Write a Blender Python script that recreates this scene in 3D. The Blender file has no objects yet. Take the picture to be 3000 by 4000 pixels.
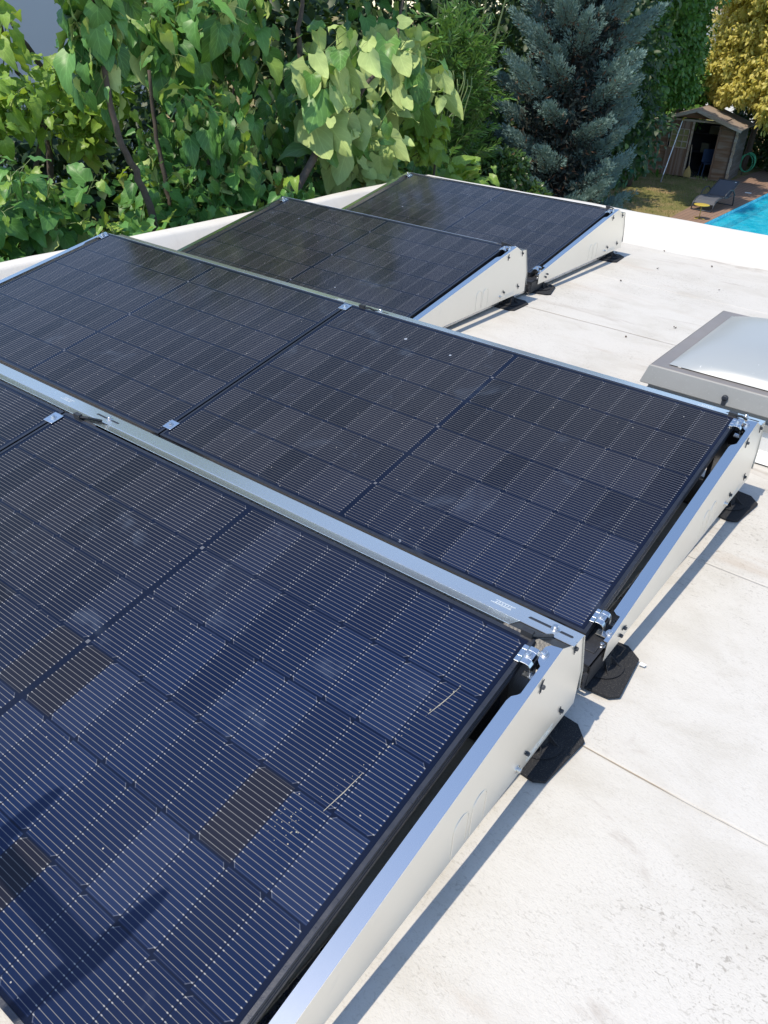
import bpy, bmesh, math, random
import numpy as np
from mathutils import Matrix, Vector, Euler
random.seed(7); RNG = np.random.default_rng(11)
C = bpy.context.scene.collection
PI = math.pi
GZ = -3.5          # garden ground
RZ = -0.12         # roof deck
SUN = Vector((0.16, 0.45, -1.0))   # direction the light travels

# ------------------------------------------------------------------ node helper
class NT:
    def __init__(s, name):
        s.m = bpy.data.materials.new(name); s.m.use_nodes = True
        s.t = s.m.node_tree; s.t.nodes.clear()
        s.out = s.t.nodes.new('ShaderNodeOutputMaterial')
    def n(s, typ, **kw):
        nd = s.t.nodes.new(typ)
        for k, v in kw.items(): setattr(nd, k, v)
        return nd
    def put(s, sock, v):
        if v is None: return
        if isinstance(v, bpy.types.NodeSocket): s.t.links.new(v, sock)
        else:
            if isinstance(v, (tuple, list)) and len(v) == 3 and sock.type == 'RGBA': v = (*v, 1)
            sock.default_value = v
    def math(s, op, a, b=None, c=None, clamp=False):
        nd = s.n('ShaderNodeMath', operation=op, use_clamp=clamp)
        s.put(nd.inputs[0], a); s.put(nd.inputs[1], b); s.put(nd.inputs[2], c)
        return nd.outputs[0]
    def mix(s, f, a, b, blend='MIX'):
        nd = s.n('ShaderNodeMix', data_type='RGBA', blend_type=blend)
        s.put(nd.inputs[0], f); s.put(nd.inputs[6], a); s.put(nd.inputs[7], b)
        return nd.outputs[2]
    def obj(s): return s.n('ShaderNodeTexCoord').outputs['Object']
    def mapping(s, v, scale=(1,1,1), loc=(0,0,0), rot=(0,0,0)):
        nd = s.n('ShaderNodeMapping'); s.put(nd.inputs[0], v)
        nd.inputs['Location'].default_value = loc; nd.inputs['Rotation'].default_value = rot; nd.inputs['Scale'].default_value = scale
        return nd.outputs[0]
    def noise(s, v, scale, detail=3, rough=.55, dist=0.0, col=False):
        nd = s.n('ShaderNodeTexNoise'); s.put(nd.inputs['Vector'], v)
        nd.inputs['Scale'].default_value = scale; nd.inputs['Detail'].default_value = detail
        nd.inputs['Roughness'].default_value = rough; nd.inputs['Distortion'].default_value = dist
        return nd.outputs['Color' if col else 'Fac']
    def ramp(s, f, stops, interp='LINEAR'):
        nd = s.n('ShaderNodeValToRGB'); s.put(nd.inputs[0], f); r = nd.color_ramp; r.interpolation = interp
        while len(r.elements) < len(stops): r.elements.new(.5)
        for e, (p, c) in zip(r.elements, stops):
            e.position = p; e.color = (c, c, c, 1) if isinstance(c, (int, float)) else (*c, 1)
        return nd.outputs[0]
    def step(s, f, a, b): # smooth 0..1 between a and b
        nd = s.n('ShaderNodeMapRange', interpolation_type='SMOOTHSTEP'); s.put(nd.inputs[0], f)
        nd.inputs[1].default_value = a; nd.inputs[2].default_value = b
        return nd.outputs[0]
    def bump(s, h, strength=.3, dist=.01):
        nd = s.n('ShaderNodeBump'); s.put(nd.inputs['Height'], h)
        nd.inputs['Strength'].default_value = strength; nd.inputs['Distance'].default_value = dist
        return nd.outputs[0]
    def pbr(s, col, rough=.5, metal=0, spec=.5, normal=None, **kw):
        nd = s.n('ShaderNodeBsdfPrincipled')
        s.put(nd.inputs['Base Color'], col); s.put(nd.inputs['Roughness'], rough); s.put(nd.inputs['Metallic'], metal)
        s.put(nd.inputs['Specular IOR Level'], spec)
        if normal is not None: s.put(nd.inputs['Normal'], normal)
        for k, v in kw.items(): s.put(nd.inputs[k], v)
        return nd.outputs[0]
    def done(s, sh):
        s.t.links.new(sh, s.out.inputs[0]); return s.m

def simple(name, col, rough=.5, metal=0, var=.12, scale=20, bump=0, bscale=200, spec=.5):
    t = NT(name); o = t.obj()
    f = t.noise(o, scale, 4)
    c = t.mix(f, tuple(x*(1-var) for x in col), tuple(min(1, x*(1+var)) for x in col))
    r = t.math('MULTIPLY_ADD', t.noise(o, scale*1.7, 2), .16, rough-.08, clamp=True)
    nm = t.bump(t.noise(o, bscale, 2), bump, .002) if bump else None
    return t.done(t.pbr(c, r, metal, spec, nm))

# ------------------------------------------------------------------ mesh helper
class MB:
    def __init__(s): s.v = []; s.f = []
    def add(s, vs, fs):
        b = len(s.v); s.v += [tuple(v) for v in vs]; s.f += [tuple(b+i for i in f) for f in fs]; return s
    def box(s, a, b, M=None):
        (x0,y0,z0),(x1,y1,z1) = a, b
        v = [Vector(p) for p in ((x0,y0,z0),(x1,y0,z0),(x1,y1,z0),(x0,y1,z0),(x0,y0,z1),(x1,y0,z1),(x1,y1,z1),(x0,y1,z1))]
        if M is not None: v = [M @ p for p in v]
        return s.add(v, [(0,3,2,1),(4,5,6,7),(0,1,5,4),(1,2,6,5),(2,3,7,6),(3,0,4,7)])
    def prism(s, poly, o, ux, uy, th):  # polygon in plane (o,ux,uy), extruded along th vector
        o, ux, uy, th = Vector(o), Vector(ux), Vector(uy), Vector(th); n = len(poly)
        a = [o+ux*p[0]+uy*p[1] for p in poly]; b = [p+th for p in a]
        return s.add(a+b, [tuple(range(n))[::-1], tuple(range(n, 2*n))] + [(i, (i+1)%n, n+(i+1)%n, n+i) for i in range(n)])
    def tube(s, path, rad, seg=6, cap=True):
        path = [Vector(p) for p in path]; n = len(path)
        if not hasattr(rad, '__len__'): rad = [rad]*n
        base = len(s.v); up = None
        for i, p in enumerate(path):
            t = (path[min(i+1,n-1)]-path[max(i-1,0)]).normalized()
            if up is None:
                up = Vector((0,0,1)) if abs(t.z) < .9 else Vector((1,0,0))
            a = t.cross(up).normalized(); up = a.cross(t).normalized()
            for k in range(seg):
                an = 2*PI*k/seg; s.v.append(tuple(p+(a*math.cos(an)+up*math.sin(an))*rad[i]))
        for i in range(n-1):
            for k in range(seg):
                s.f.append((base+i*seg+k, base+i*seg+(k+1)%seg, base+(i+1)*seg+(k+1)%seg, base+(i+1)*seg+k))
        if cap:
            s.f.append(tuple(base+k for k in range(seg))[::-1]); s.f.append(tuple(base+(n-1)*seg+k for k in range(seg)))
        return s
    def lathe(s, prof, c=(0,0,0), M=None, seg=16):
        base = len(s.v); c = Vector(c)
        for r, z in prof:
            for k in range(seg):
                an = 2*PI*k/seg; p = Vector((r*math.cos(an), r*math.sin(an), z))
                if M is not None: p = M @ p
                s.v.append(tuple(p+c))
        for i in range(len(prof)-1):
            for k in range(seg):
                s.f.append((base+i*seg+k, base+i*seg+(k+1)%seg, base+(i+1)*seg+(k+1)%seg, base+(i+1)*seg+k))
        s.f.append(tuple(base+k for k in range(seg))[::-1]); s.f.append(tuple(base+(len(prof)-1)*seg+k for k in range(seg)))
        return s
    def strip(s, prof, x0, x1, th, ax='x'): # sheet-metal strip: profile (y,z) polyline thickened, extruded in x
        P = [Vector((0, a, b)) for a, b in prof]; n = len(P); lo = []
        for i in range(n):
            d = (P[min(i+1,n-1)]-P[max(i-1,0)]).normalized(); nn = Vector((0, -d.z, d.y)); lo.append(P[i]-nn*th)
        ring = P+lo[::-1]; m = len(ring)
        a = [Vector((x0, p.y, p.z)) for p in ring]; b = [Vector((x1, p.y, p.z)) for p in ring]
        fs = [(i, (i+1)%m, m+(i+1)%m, m+i) for i in range(m)]
        for i in range(n-1): fs += [(i, m-1-i, m-2-i, i+1), (m+i, m+i+1, m+m-2-i, m+m-1-i)]
        return s.add(a+b, fs)
    def build(s, name, mat, parent=None, smooth=False, bevel=0, shift=None, M=None):
        me = bpy.data.meshes.new(name)
        v = s.v
        if M is not None: v = [tuple(M @ Vector(p)) for p in v]
        if shift is not None: v = [(p[0]+shift[0], p[1]+shift[1], p[2]+shift[2]) for p in v]
        me.from_pydata(v, [], s.f); me.validate()
        bm = bmesh.new(); bm.from_mesh(me); bmesh.ops.recalc_face_normals(bm, faces=bm.faces); bm.to_mesh(me); bm.free()
        me.materials.append(mat)
        o = bpy.data.objects.new(name, me); C.objects.link(o); o.parent = parent
        if smooth:
            for p in me.polygons: p.use_smooth = True
            if smooth != 'all': me.set_sharp_from_angle(angle=math.radians(40))
        if bevel:
            b = o.modifiers.new('bevel', 'BEVEL'); b.width = bevel; b.segments = 2; b.limit_method = 'ANGLE'; b.angle_limit = math.radians(35)
        return o

def tag(o, label=None, cat=None, group=None, kind=None):
    for k, v in (('label', label), ('category', cat), ('group', group), ('kind', kind)):
        if v: o[k] = v
    return o
def thing(name, label, cat, loc=(0,0,0), rot=(0,0,0), group=None):
    o = bpy.data.objects.new(name, None); C.objects.link(o); o.empty_display_size = .05
    o.location = loc; o.rotation_euler = rot
    return tag(o, label, cat, group)
def copy_tree(o, label=None, loc=None, rot=None, parent=None):
    c = o.copy(); C.objects.link(c); c.parent = parent
    if label: c['label'] = label
    if loc is not None: c.location = loc
    if rot is not None: c.rotation_euler = rot
    for ch in list(o.children): copy_tree(ch, parent=c)
    return c
# ------------------------------------------------------------------ materials
def panel_material():
    t = NT('solar_cells_under_glass'); o = t.obj()
    s = t.n('ShaderNodeSeparateXYZ'); t.put(s.inputs[0], o); u, v = s.outputs[0], s.outputs[1]
    rnd = t.n('ShaderNodeObjectInfo').outputs['Random']
    m = t.math; PU, PV = .0925, .1835
    w = m('SUBTRACT', m('ABSOLUTE', m('SUBTRACT', u, .861)), .008)
    side = m('GREATER_THAN', u, .861)
    ci = m('FLOOR', m('DIVIDE', w, PU)); fu = m('SUBTRACT', w, m('MULTIPLY', ci, PU))
    vv = m('SUBTRACT', v, .0165)
    cj = m('FLOOR', m('DIVIDE', vv, PV)); fv = m('SUBTRACT', vv, m('MULTIPLY', cj, PV))
    ins = m('MULTIPLY', m('MULTIPLY', m('GREATER_THAN', w, 0), m('LESS_THAN', w, .8325)), m('MULTIPLY', m('GREATER_THAN', vv, 0), m('LESS_THAN', vv, 1.101)))
    du = m('MINIMUM', fu, m('SUBTRACT', PU, fu)); dv = m('MINIMUM', fv, m('SUBTRACT', PV, fv))
    cell = m('MULTIPLY', t.step(du, .0006, .0012), t.step(dv, .0014, .0022))
    alt = m('FLOORED_MODULO', m('ADD', cj, m('MULTIPLY', side, 0)), 2.0); alt = m('ABSOLUTE', m('SUBTRACT', alt, m('SUBTRACT', 1, side)))
    dch = m('ADD', m('MULTIPLY', fu, m('SUBTRACT', 1, alt)), m('MULTIPLY', m('SUBTRACT', PU, fu), alt))
    cs = m('ADD', dch, dv)
    cell = m('MULTIPLY', m('MULTIPLY', cell, t.step(cs, .0125, .0135)), ins)
    # random tone of each half cell
    cb = t.n('ShaderNodeCombineXYZ')
    t.put(cb.inputs[0], m('ADD', m('MULTIPLY_ADD', side, 31, ci), .5)); t.put(cb.inputs[1], m('ADD', cj, .5)); t.put(cb.inputs[2], m('MULTIPLY_ADD', rnd, 97, .37))
    wn = t.n('ShaderNodeTexWhiteNoise', noise_dimensions='3D'); t.put(wn.inputs[0], cb.outputs[0])
    r1 = wn.outputs[0]; sc = t.n('ShaderNodeSeparateColor'); t.put(sc.inputs[0], wn.outputs[1]); r2, r3 = sc.outputs[0], sc.outputs[1]
    base = t.mix(r1, CELL_A, CELL_B)
    base = t.mix(m('MULTIPLY', t.step(r2, .80, 1.0), .55), base, CELL_C)
    # the nearest panel has a few browner cells from another batch
    idx = t.n('ShaderNodeObjectInfo').outputs['Object Index']; code = m('ADD', m('MULTIPLY_ADD', cj, 10, ci), m('MULTIPLY', side, 100)); hit = None
    for q in (126, 103, 120, 20, 23):
        h_ = m('LESS_THAN', m('ABSOLUTE', m('SUBTRACT', code, q)), .5); hit = h_ if hit is None else m('MAXIMUM', hit, h_)
    hit = m('MULTIPLY', hit, m('GREATER_THAN', idx, .5))
    base = t.mix(m('MULTIPLY', hit, .85), base, CELL_D)
    lw = t.n('ShaderNodeLayerWeight'); lw.inputs[0].default_value = .5
    base = t.mix(t.step(lw.outputs['Facing'], .20, .44), base, t.mix(r1, (.0045, .0055, .010), (.012, .013, .020)))   # nitride coating loses its blue at a slant
    col = t.mix(cell, (.0035, .0065, .020), base)
    # faint pale outline of the cell edge
    outl = m('MULTIPLY', m('MULTIPLY', t.step(dv, .0030, .0036), m('SUBTRACT', 1, t.step(dv, .0040, .0046))), cell)
    col = t.mix(m('MULTIPLY', outl, .10), col, (.3, .32, .36))
    outc = m('MULTIPLY', m('SUBTRACT', 1, t.step(cs, .0145, .016)), cell)
    col = t.mix(m('MULTIPLY', outc, .20), col, (.3, .32, .36))
    # bus wires
    fb = m('DIVIDE', m('SUBTRACT', fv, .00488), .01086)
    db = m('MULTIPLY', m('ABSOLUTE', m('SUBTRACT', m('FRACT', fb), .5)), .01086)
    db = m('ADD', db, m('SUBTRACT', 1, m('MULTIPLY', m('GREATER_THAN', fb, 0), m('LESS_THAN', fb, 16))))
    bus = m('SUBTRACT', 1, t.step(db, .00036, .00070))
    pads = m('MULTIPLY', m('SUBTRACT', 1, t.step(db, .0008, .0013)), m('MULTIPLY', t.step(du, .0018, .0024), m('SUBTRACT', 1, t.step(du, .0052, .0058))))
    bus = m('MULTIPLY', m('MULTIPLY', bus, ins), t.step(du, .0002, .0012))
    busc = t.mix(r1, (.15, .147, .142), (.205, .20, .195))
    col = t.mix(m('MULTIPLY', bus, .92), col, busc)
    col = t.mix(m('MULTIPLY', m('MULTIPLY', pads, ins), .85), col, (.30, .295, .285))
    # joints of the middle seam
    q = m('ABSOLUTE', m('SUBTRACT', m('FRACT', m('DIVIDE', m('SUBTRACT', vv, PV), PV*2)), .5))
    q = m('MULTIPLY', m('SUBTRACT', .5, q), PV*2)
    dot = m('MULTIPLY', m('LESS_THAN', m('ABSOLUTE', m('SUBTRACT', u, .861)), .005), m('LESS_THAN', q, .005))
    col = t.mix(m('MULTIPLY', dot, .45), col, (.25, .26, .28))
    # dust film, smudges and dried drops
    sh = t.n('ShaderNodeVectorMath', operation='ADD'); t.put(sh.inputs[0], o)
    c2 = t.n('ShaderNodeCombineXYZ'); t.put(c2.inputs[0], m('MULTIPLY', rnd, 19)); t.put(c2.inputs[1], m('MULTIPLY', rnd, 43)); t.put(sh.inputs[1], c2.outputs[0])
    o2 = sh.outputs[0]
    sm = t.step(t.noise(o2, 5.5, 4, .6, .6), .585, .80)
    sm2 = t.step(t.noise(o2, 2.1, 2), .35, .75)
    col = t.mix(m('MULTIPLY', sm, .11), col, (.22, .29, .40))
    col = t.mix(m('MULTIPLY', sm2, .018), col, (.30, .32, .36))
    vo = t.n('ShaderNodeTexVoronoi'); t.put(vo.inputs['Vector'], o2); vo.inputs['Scale'].default_value = 34
    sv = t.n('ShaderNodeSeparateColor'); t.put(sv.inputs[0], vo.outputs['Color'])
    spk = m('MULTIPLY', m('LESS_THAN', vo.outputs['Distance'], m('MULTIPLY', sv.outputs[1], .075)), m('GREATER_THAN', sv.outputs[0], .72))
    col = t.mix(m('MULTIPLY', spk, .75), col, (.42, .40, .36))
    vo2 = t.n('ShaderNodeTexVoronoi'); t.put(vo2.inputs['Vector'], o2); vo2.inputs['Scale'].default_value = 13
    sv2 = t.n('ShaderNodeSeparateColor'); t.put(sv2.inputs[0], vo2.outputs['Color'])
    rad = m('MULTIPLY_ADD', sv2.outputs[1], .06, .05)
    drop = m('MULTIPLY', m('LESS_THAN', vo2.outputs['Distance'], rad), m('GREATER_THAN', sv2.outputs[0], .90))
    drop = m('MULTIPLY', drop, m('MULTIPLY', t.step(t.noise(o2, 70, 2), .42, .52), t.step(t.noise(o2, 1.3, 1), .50, .56)))
    col = t.mix(m('MULTIPLY', drop, .7), col, (.40, .45, .52))
    rough = m('ADD', m('MULTIPLY', sm, .2), m('MULTIPLY_ADD', t.noise(o2, 3, 3), .06, PANEL_R))
    return t.done(t.pbr(col, rough, 0, .5, IOR=1.32))

def membrane(name, dirt=1.0, k=1.0):
    t = NT(name); o = t.obj(); m = t.math
    big = t.noise(o, .55, 4, .6)
    c = t.mix(t.step(big, .3, .75), tuple(x*k for x in ROOF_A), tuple(x*k for x in ROOF_B))
    # mottled dirt caught in the texture
    mot = t.noise(t.mapping(o, (1, 1.5, 1)), 3.2, 5, .65, .3)
    c = t.mix(m('MULTIPLY', t.step(mot, .42, .72), .40*dirt), c, (.40, .37, .31))
    fl = t.noise(t.mapping(o, (125, 210, 125), rot=(0, 0, .35)), 1.0, 3, .6, 1.0)
    zone = t.step(t.noise(o, 2.2, 4, .6), .40, .68)
    fleck = m('MULTIPLY', t.step(fl, .56, .64), m('MULTIPLY_ADD', zone, .65, .35))
    c = t.mix(m('MULTIPLY', fleck, .45*dirt), c, (.30, .28, .24))
    fl2 = t.noise(t.mapping(o, (62, 95, 62), rot=(0, 0, -.5)), 1.0, 3, .6, .9)
    c = t.mix(m('MULTIPLY', m('MULTIPLY', t.step(fl2, .60, .67), zone), .60*dirt), c, (.22, .20, .17))
    # puddle stains: long brownish patches
    st = t.noise(t.mapping(o, (.55, 2.3, 1), loc=(.37, .2, 0)), 1.15, 5, .62, .5)
    c = t.mix(m('MULTIPLY', t.step(st, .56, .74), .5*dirt), c, (.38, .28, .19))
    st2 = t.noise(t.mapping(o, (.8, 2.8, 1), loc=(3.1, 1.2, 0)), 1.6, 5, .66, .6)
    c = t.mix(m('MULTIPLY', t.step(st2, .58, .72), .6*dirt), c, (.30, .25, .21))
    h = m('ADD', t.noise(t.mapping(o, (1, 1.6, 1), rot=(0, 0, .3)), 95, 3, .55, .8), m('MULTIPLY', t.noise(o, 1.7, 2), 1.5))
    nm = t.bump(h, .32, .004)
    return t.done(t.pbr(c, .62, 0, .3, nm))

def steel(name, col=(.72, .73, .72), rough=.30, spang=.08, metal=1.0, smr=1.0):
    t = NT(name); o = t.obj(); m = t.math
    vo = t.n('ShaderNodeTexVoronoi'); t.put(vo.inputs['Vector'], o); vo.inputs['Scale'].default_value = 130
    s = t.n('ShaderNodeSeparateColor'); t.put(s.inputs[0], vo.outputs['Color'])
    f = m('MULTIPLY_ADD', s.outputs[0], spang, m('MULTIPLY', t.noise(o, 9, 4, .6), .10*smr))
    c = t.mix(f, tuple(x*1.08 for x in col), tuple(x*.78 for x in col))
    smear = m('MULTIPLY', t.step(t.noise(o, 14, 3, .6, .4), .62, .75), smr)
    c = t.mix(m('MULTIPLY', smear, .08), c, (.50, .52, .55))
    r = m('ADD', m('MULTIPLY_ADD', s.outputs[1], spang*.5, rough), m('MULTIPLY', smear, .05))
    nm = t.bump(t.noise(o, 3.5, 2), .03*smr, .01)
    return t.done(t.pbr(c, r, metal, .5, nm))

def leaf_mat(name, top, top2, back, trans=.28, rough=.42, vein=.5, tcol=None, spec=.45, dead=None):
    t = NT(name); m = t.math
    rnd = t.n('ShaderNodeAttribute', attribute_name='rnd').outputs['Fac']
    c = t.mix(rnd, top, top2)
    bk = t.mix(rnd, back, tuple(x*1.25 for x in back))
    if vein:
        uv = t.n('ShaderNodeUVMap').outputs[0]; s = t.n('ShaderNodeSeparateXYZ'); t.put(s.inputs[0], uv)
        x = m('ABSOLUTE', s.outputs[0]); y = s.outputs[1]
        mid = m('SUBTRACT', 1, t.step(x, .02, .06))
        q = m('ABSOLUTE', m('SUBTRACT', m('FRACT', m('MULTIPLY', m('SUBTRACT', y, m('MULTIPLY', x, .45)), 5.0)), .5))
        lat = m('SUBTRACT', 1, t.step(q, .03, .10))
        ve = m('MULTIPLY', m('MAXIMUM', mid, m('MULTIPLY', lat, .7)), vein)
        c = t.mix(ve, c, tuple(min(1, x*1.9+.03) for x in top2)); bk = t.mix(ve, bk, tuple(min(1, x*1.5+.03) for x in back))
    if dead: c = t.mix(t.step(rnd, .93, .96), c, dead)
    geo = t.n('ShaderNodeNewGeometry').outputs['Backfacing']
    col = t.mix(geo, c, bk)
    rr = m('MULTIPLY_ADD', geo, .25, rough)
    p = t.pbr(col, rr, 0, spec)
    tr = t.n('ShaderNodeBsdfTranslucent'); t.put(tr.inputs[0], tcol or tuple(min(1, x*2.2) for x in top2))
    mx = t.n('ShaderNodeMixShader'); mx.inputs[0].default_value = trans
    t.t.links.new(p, mx.inputs[1]); t.t.links.new(tr.outputs[0], mx.inputs[2])
    return t.done(mx.outputs[0])

def wood(name, a, b, along='x', grey=(.30, .27, .24), scale=1):
    t = NT(name); o = t.obj(); m = t.math
    sc = {'x': (1.2, 22, 22), 'y': (22, 1.2, 22), 'z': (22, 22, 1.2)}[along]
    g = t.noise(t.mapping(o, sc), 1.6*scale, 5, .65, .4)
    ps = {'x': (.9, 1, 7.4), 'y': (7.4, .9, 7.4), 'z': (9, 1, .3)}[along]
    pl = t.noise(t.mapping(o, ps), 1.0, 1)
    c = t.mix(g, a, b)
    c = t.mix(t.step(pl, .42, .62), c, t.mix(g, tuple(x*.8 for x in grey), tuple(x*1.15 for x in grey)))
    crack = t.step(t.noise(t.mapping(o, tuple(x*2.2 for x in sc)), 1.3*scale, 3, .6), .60, .68)
    c = t.mix(m('MULTIPLY', crack, .6), c, (.06, .04, .03))
    return t.done(t.pbr(c, .8, 0, .2, t.bump(g, .5, .006)))

CELL_A = (.0035, .009, .034); CELL_B = (.007, .017, .056); CELL_C = (.015, .025, .062); CELL_D = (.011, .0105, .015)
PANEL_R = .10
ROOF_A = (.575, .555, .512); ROOF_B = (.535, .512, .465)
M = {}
M['panel'] = panel_material()
M['frame'] = simple('black_anodised_frame', (.075, .078, .088), .30, .8, .25, 40, .1, 300)
M['membrane'] = membrane('white_roof_membrane'); M['parapet'] = membrane('white_parapet_membrane', .3, 1.16)  # parapet is cleaner, and its colour lifted to offset shade on the slope
M['steel'] = steel('coated_steel_bounce_tint', (.80, .765, .69), .40, .02, .70); M['flange'] = steel('folded_steel_flange', (.78, .78, .77), .20, .006, 1.0, 0)  # plate face tint paints the roof's warm bounce; flange is the same sheet
M['galv'] = steel('galvanised_sheet', (.66, .68, .68), .25, .012, .86, .6)
M['zinc'] = simple('zinc_plated_clamp', (.72, .75, .77), .26, 1, .12, 60)
M['bolt'] = simple('stainless_bolt', (.72, .71, .69), .25, 1, .1, 60)
M['alu'] = simple('mill_aluminium', (.70, .70, .70), .28, 1, .1, 30)
M['plastic'] = simple('black_grained_plastic', (.028, .029, .033), .42, 0, .35, 90, .5, 160)
M['clip'] = simple('dark_plastic_clip', (.035, .04, .05), .5)
M['slot'] = simple('dark_slot', (.02, .025, .035), .6)
M['etch'] = simple('bright_stamped_metal', (.85, .9, .92), .35, .6)
def rubber():
    t = NT('rubber_granulate_mat'); o = t.obj()
    f = t.noise(o, 420, 2); c = t.mix(t.step(f, .58, .70), (.022, .023, .026), (.10, .095, .085))
    return t.done(t.pbr(c, .85, 0, .25, t.bump(f, .6, .002)))
M['rubber'] = rubber()
def acrylic():
    t = NT('cloudy_acrylic'); o = t.obj()
    c = t.mix(t.noise(o, 2.5, 3), (.30, .325, .335), (.335, .36, .37))
    sp = t.step(t.noise(o, 40, 2), .74, .78); c = t.mix(t.math('MULTIPLY', sp, .4), c, (.8, .8, .8))
    return t.done(t.pbr(c, .34, 0, .4))
M['acrylic'] = acrylic()
M['oxid'] = simple('oxidised_aluminium', (.25, .232, .22), .5, .25, .18, 6, .15, 150)
def lead():
    t = NT('dirty_flashing'); o = t.obj(); m = t.math
    c = t.mix(t.noise(o, 5, 5, .6), (.25, .255, .245), (.33, .33, .315))
    d = m('MULTIPLY', t.step(t.noise(o, 9, 4, .7), .62, .72), .45)
    c = t.mix(d, c, (.22, .21, .19)); sp = t.step(t.noise(o, 130, 2), .62, .7)
    c = t.mix(m('MULTIPLY', sp, .10), c, (.68, .68, .66))
    return t.done(t.pbr(c, .6, .1, .3))
M['flash'] = lead()
M['curb'] = simple('white_curb_membrane', (.66, .66, .64), .6, 0, .1, 8)
M['wall'] = simple('house_render', (.66, .63, .57), .85, 0, .08, 3, .3, 60)
M['shade_wall'] = simple('shaded_neighbour_render', (.50, .55, .60), .9, 0, .05, .5)  # blue grey base stands for shade on a white rendered wall
M['white_wall'] = simple('white_render', (.80, .79, .77), .9, 0, .05, .6)
M['rooftile'] = simple('roof_tile', (.33, .22, .17), .85, 0, .3, 5)
M['bark'] = simple('grey_brown_bark', (.085, .066, .052), .9, 0, .45, 25, .9, 70)
M['bark_d'] = simple('dark_bark', (.07, .05, .04), .9, 0, .35, 15, .6, 60)
M['stemgreen'] = simple('green_stem', (.15, .20, .07), .6, 0, .3, 20)
M['culm'] = simple('green_culm', (.10, .14, .05), .5, 0, .3, 10)
# leaves
M['leaf_cat'] = leaf_mat('catalpa_leaf', (.040, .125, .028), (.115, .27, .06), (.34, .42, .15), .12, .44, .35, (.20, .40, .04), spec=.38)
M['leaf_young_backlit'] = leaf_mat('young_and_backlit_catalpa_leaf', (.17, .31, .045), (.28, .42, .07), (.30, .36, .11), .34, .42, .4, (.40, .58, .05))  # young leaf tone; its lime also paints backlight at the left border
M['leaf_pale'] = leaf_mat('pale_catalpa_leaf', (.06, .17, .04), (.14, .30, .07), (.38, .48, .17), .22, .42, .5, (.30, .48, .08))
M['leaf_bam'] = leaf_mat('willow_leaf', (.05, .14, .03), (.14, .28, .06), (.12, .20, .07), .25, .4, 0, (.18, .36, .05))
M['leaf_laurel'] = leaf_mat('laurel_leaf', (.05, .13, .02), (.13, .25, .04), (.10, .17, .04), .22, .36, 0, (.16, .32, .03))
M['leaf_gold'] = leaf_mat('golden_leaf', (.44, .39, .07), (.68, .60, .17), (.58, .52, .15), .34, .45, 0, (.80, .68, .10))
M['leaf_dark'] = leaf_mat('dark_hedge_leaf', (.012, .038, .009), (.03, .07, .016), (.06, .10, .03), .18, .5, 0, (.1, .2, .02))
M['leaf_shrub'] = leaf_mat('glossy_shrub_leaf', (.03, .075, .018), (.07, .14, .03), (.12, .17, .06), .2, .35, 0, (.15, .28, .04), dead=(.30, .20, .10))
M['leaf_blue'] = leaf_mat('blue_cypress_scale', (.14, .245, .225), (.31, .43, .395), (.20, .30, .28), .18, .7, 0, (.20, .30, .25), spec=.2, dead=(.22, .11, .06))
M['brown_twig'] = simple('dry_inner_twig', (.13, .065, .035), .9, 0, .4, 12)
M['inner'] = simple('shaded_inner_scale', (.028, .038, .032), .95, 0, .4, 8)  # near-black colour paints the shade in gaps between the boughs
M['pod'] = simple('green_pod', (.20, .27, .10), .5)
M['droop'] = simple('dried_dropping', (.33, .31, .25), .8)
M['debris'] = simple('dry_leaf_bit', (.09, .07, .055), .9, 0, .4, 60)
M['paper'] = simple('white_paper', (.82, .82, .80), .8)
# garden
def ground_mat():
    t = NT('dry_lawn'); o = t.obj(); m = t.math
    c = t.mix(t.noise(o, 30, 5, .7), (.10, .10, .03), (.24, .22, .09))
    dry = t.step(t.noise(t.mapping(o, (1, 1, 1), loc=(2.2, .4, 0)), .9, 4, .6), .42, .62)
    c = t.mix(m('MULTIPLY', dry, .75), c, t.mix(t.noise(o, 18, 4), (.26, .17, .09), (.36, .26, .15)))
    return t.done(t.pbr(c, .95, 0, .1, t.bump(t.noise(o, 60, 3), .6, .02)))
M['ground'] = ground_mat()
def deck_mat():
    t = NT('brown_deck'); o = t.obj(); m = t.math
    s = t.n('ShaderNodeSeparateXYZ'); t.put(s.inputs[0], o)
    d = m('DIVIDE', s.outputs[0], .14); fr = m('FRACT', d); id_ = m('FLOOR', d)
    wn = t.n('ShaderNodeTexWhiteNoise', noise_dimensions='1D'); t.put(wn.inputs['W'], id_)
    g = t.noise(t.mapping(o, (20, 1, 1)), 1.5, 4, .6)
    c = t.mix(g, (.22, .135, .095), (.30, .20, .145)); c = t.mix(m('MULTIPLY', wn.outputs[0], .35), c, (.20, .14, .11))
    gap = m('LESS_THAN', m('MINIMUM', fr, m('SUBTRACT', 1, fr)), .03)
    c = t.mix(gap, c, (.05, .035, .03))
    return t.done(t.pbr(c, .75, 0, .25, t.bump(m('SUBTRACT', g, gap), .3, .005)))
M['deck'] = deck_mat()
def liner_mat():
    t = NT('caustic_pool_liner'); o = t.obj(); m = t.math
    vo = t.n('ShaderNodeTexVoronoi', feature='DISTANCE_TO_EDGE'); t.put(vo.inputs['Vector'], t.mapping(t.n('ShaderNodeVectorMath', operation='ADD').outputs[0] if False else o, (1, .5, 1))); vo.inputs['Scale'].default_value = 4.5
    c = t.mix(t.step(vo.outputs['Distance'], .0, .10), (.30, .82, .88), (.10, .62, .74))  # pale web lines paint caustic light into the liner colour
    return t.done(t.pbr(c, .6, 0, .3))
M['liner'] = liner_mat()
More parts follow.
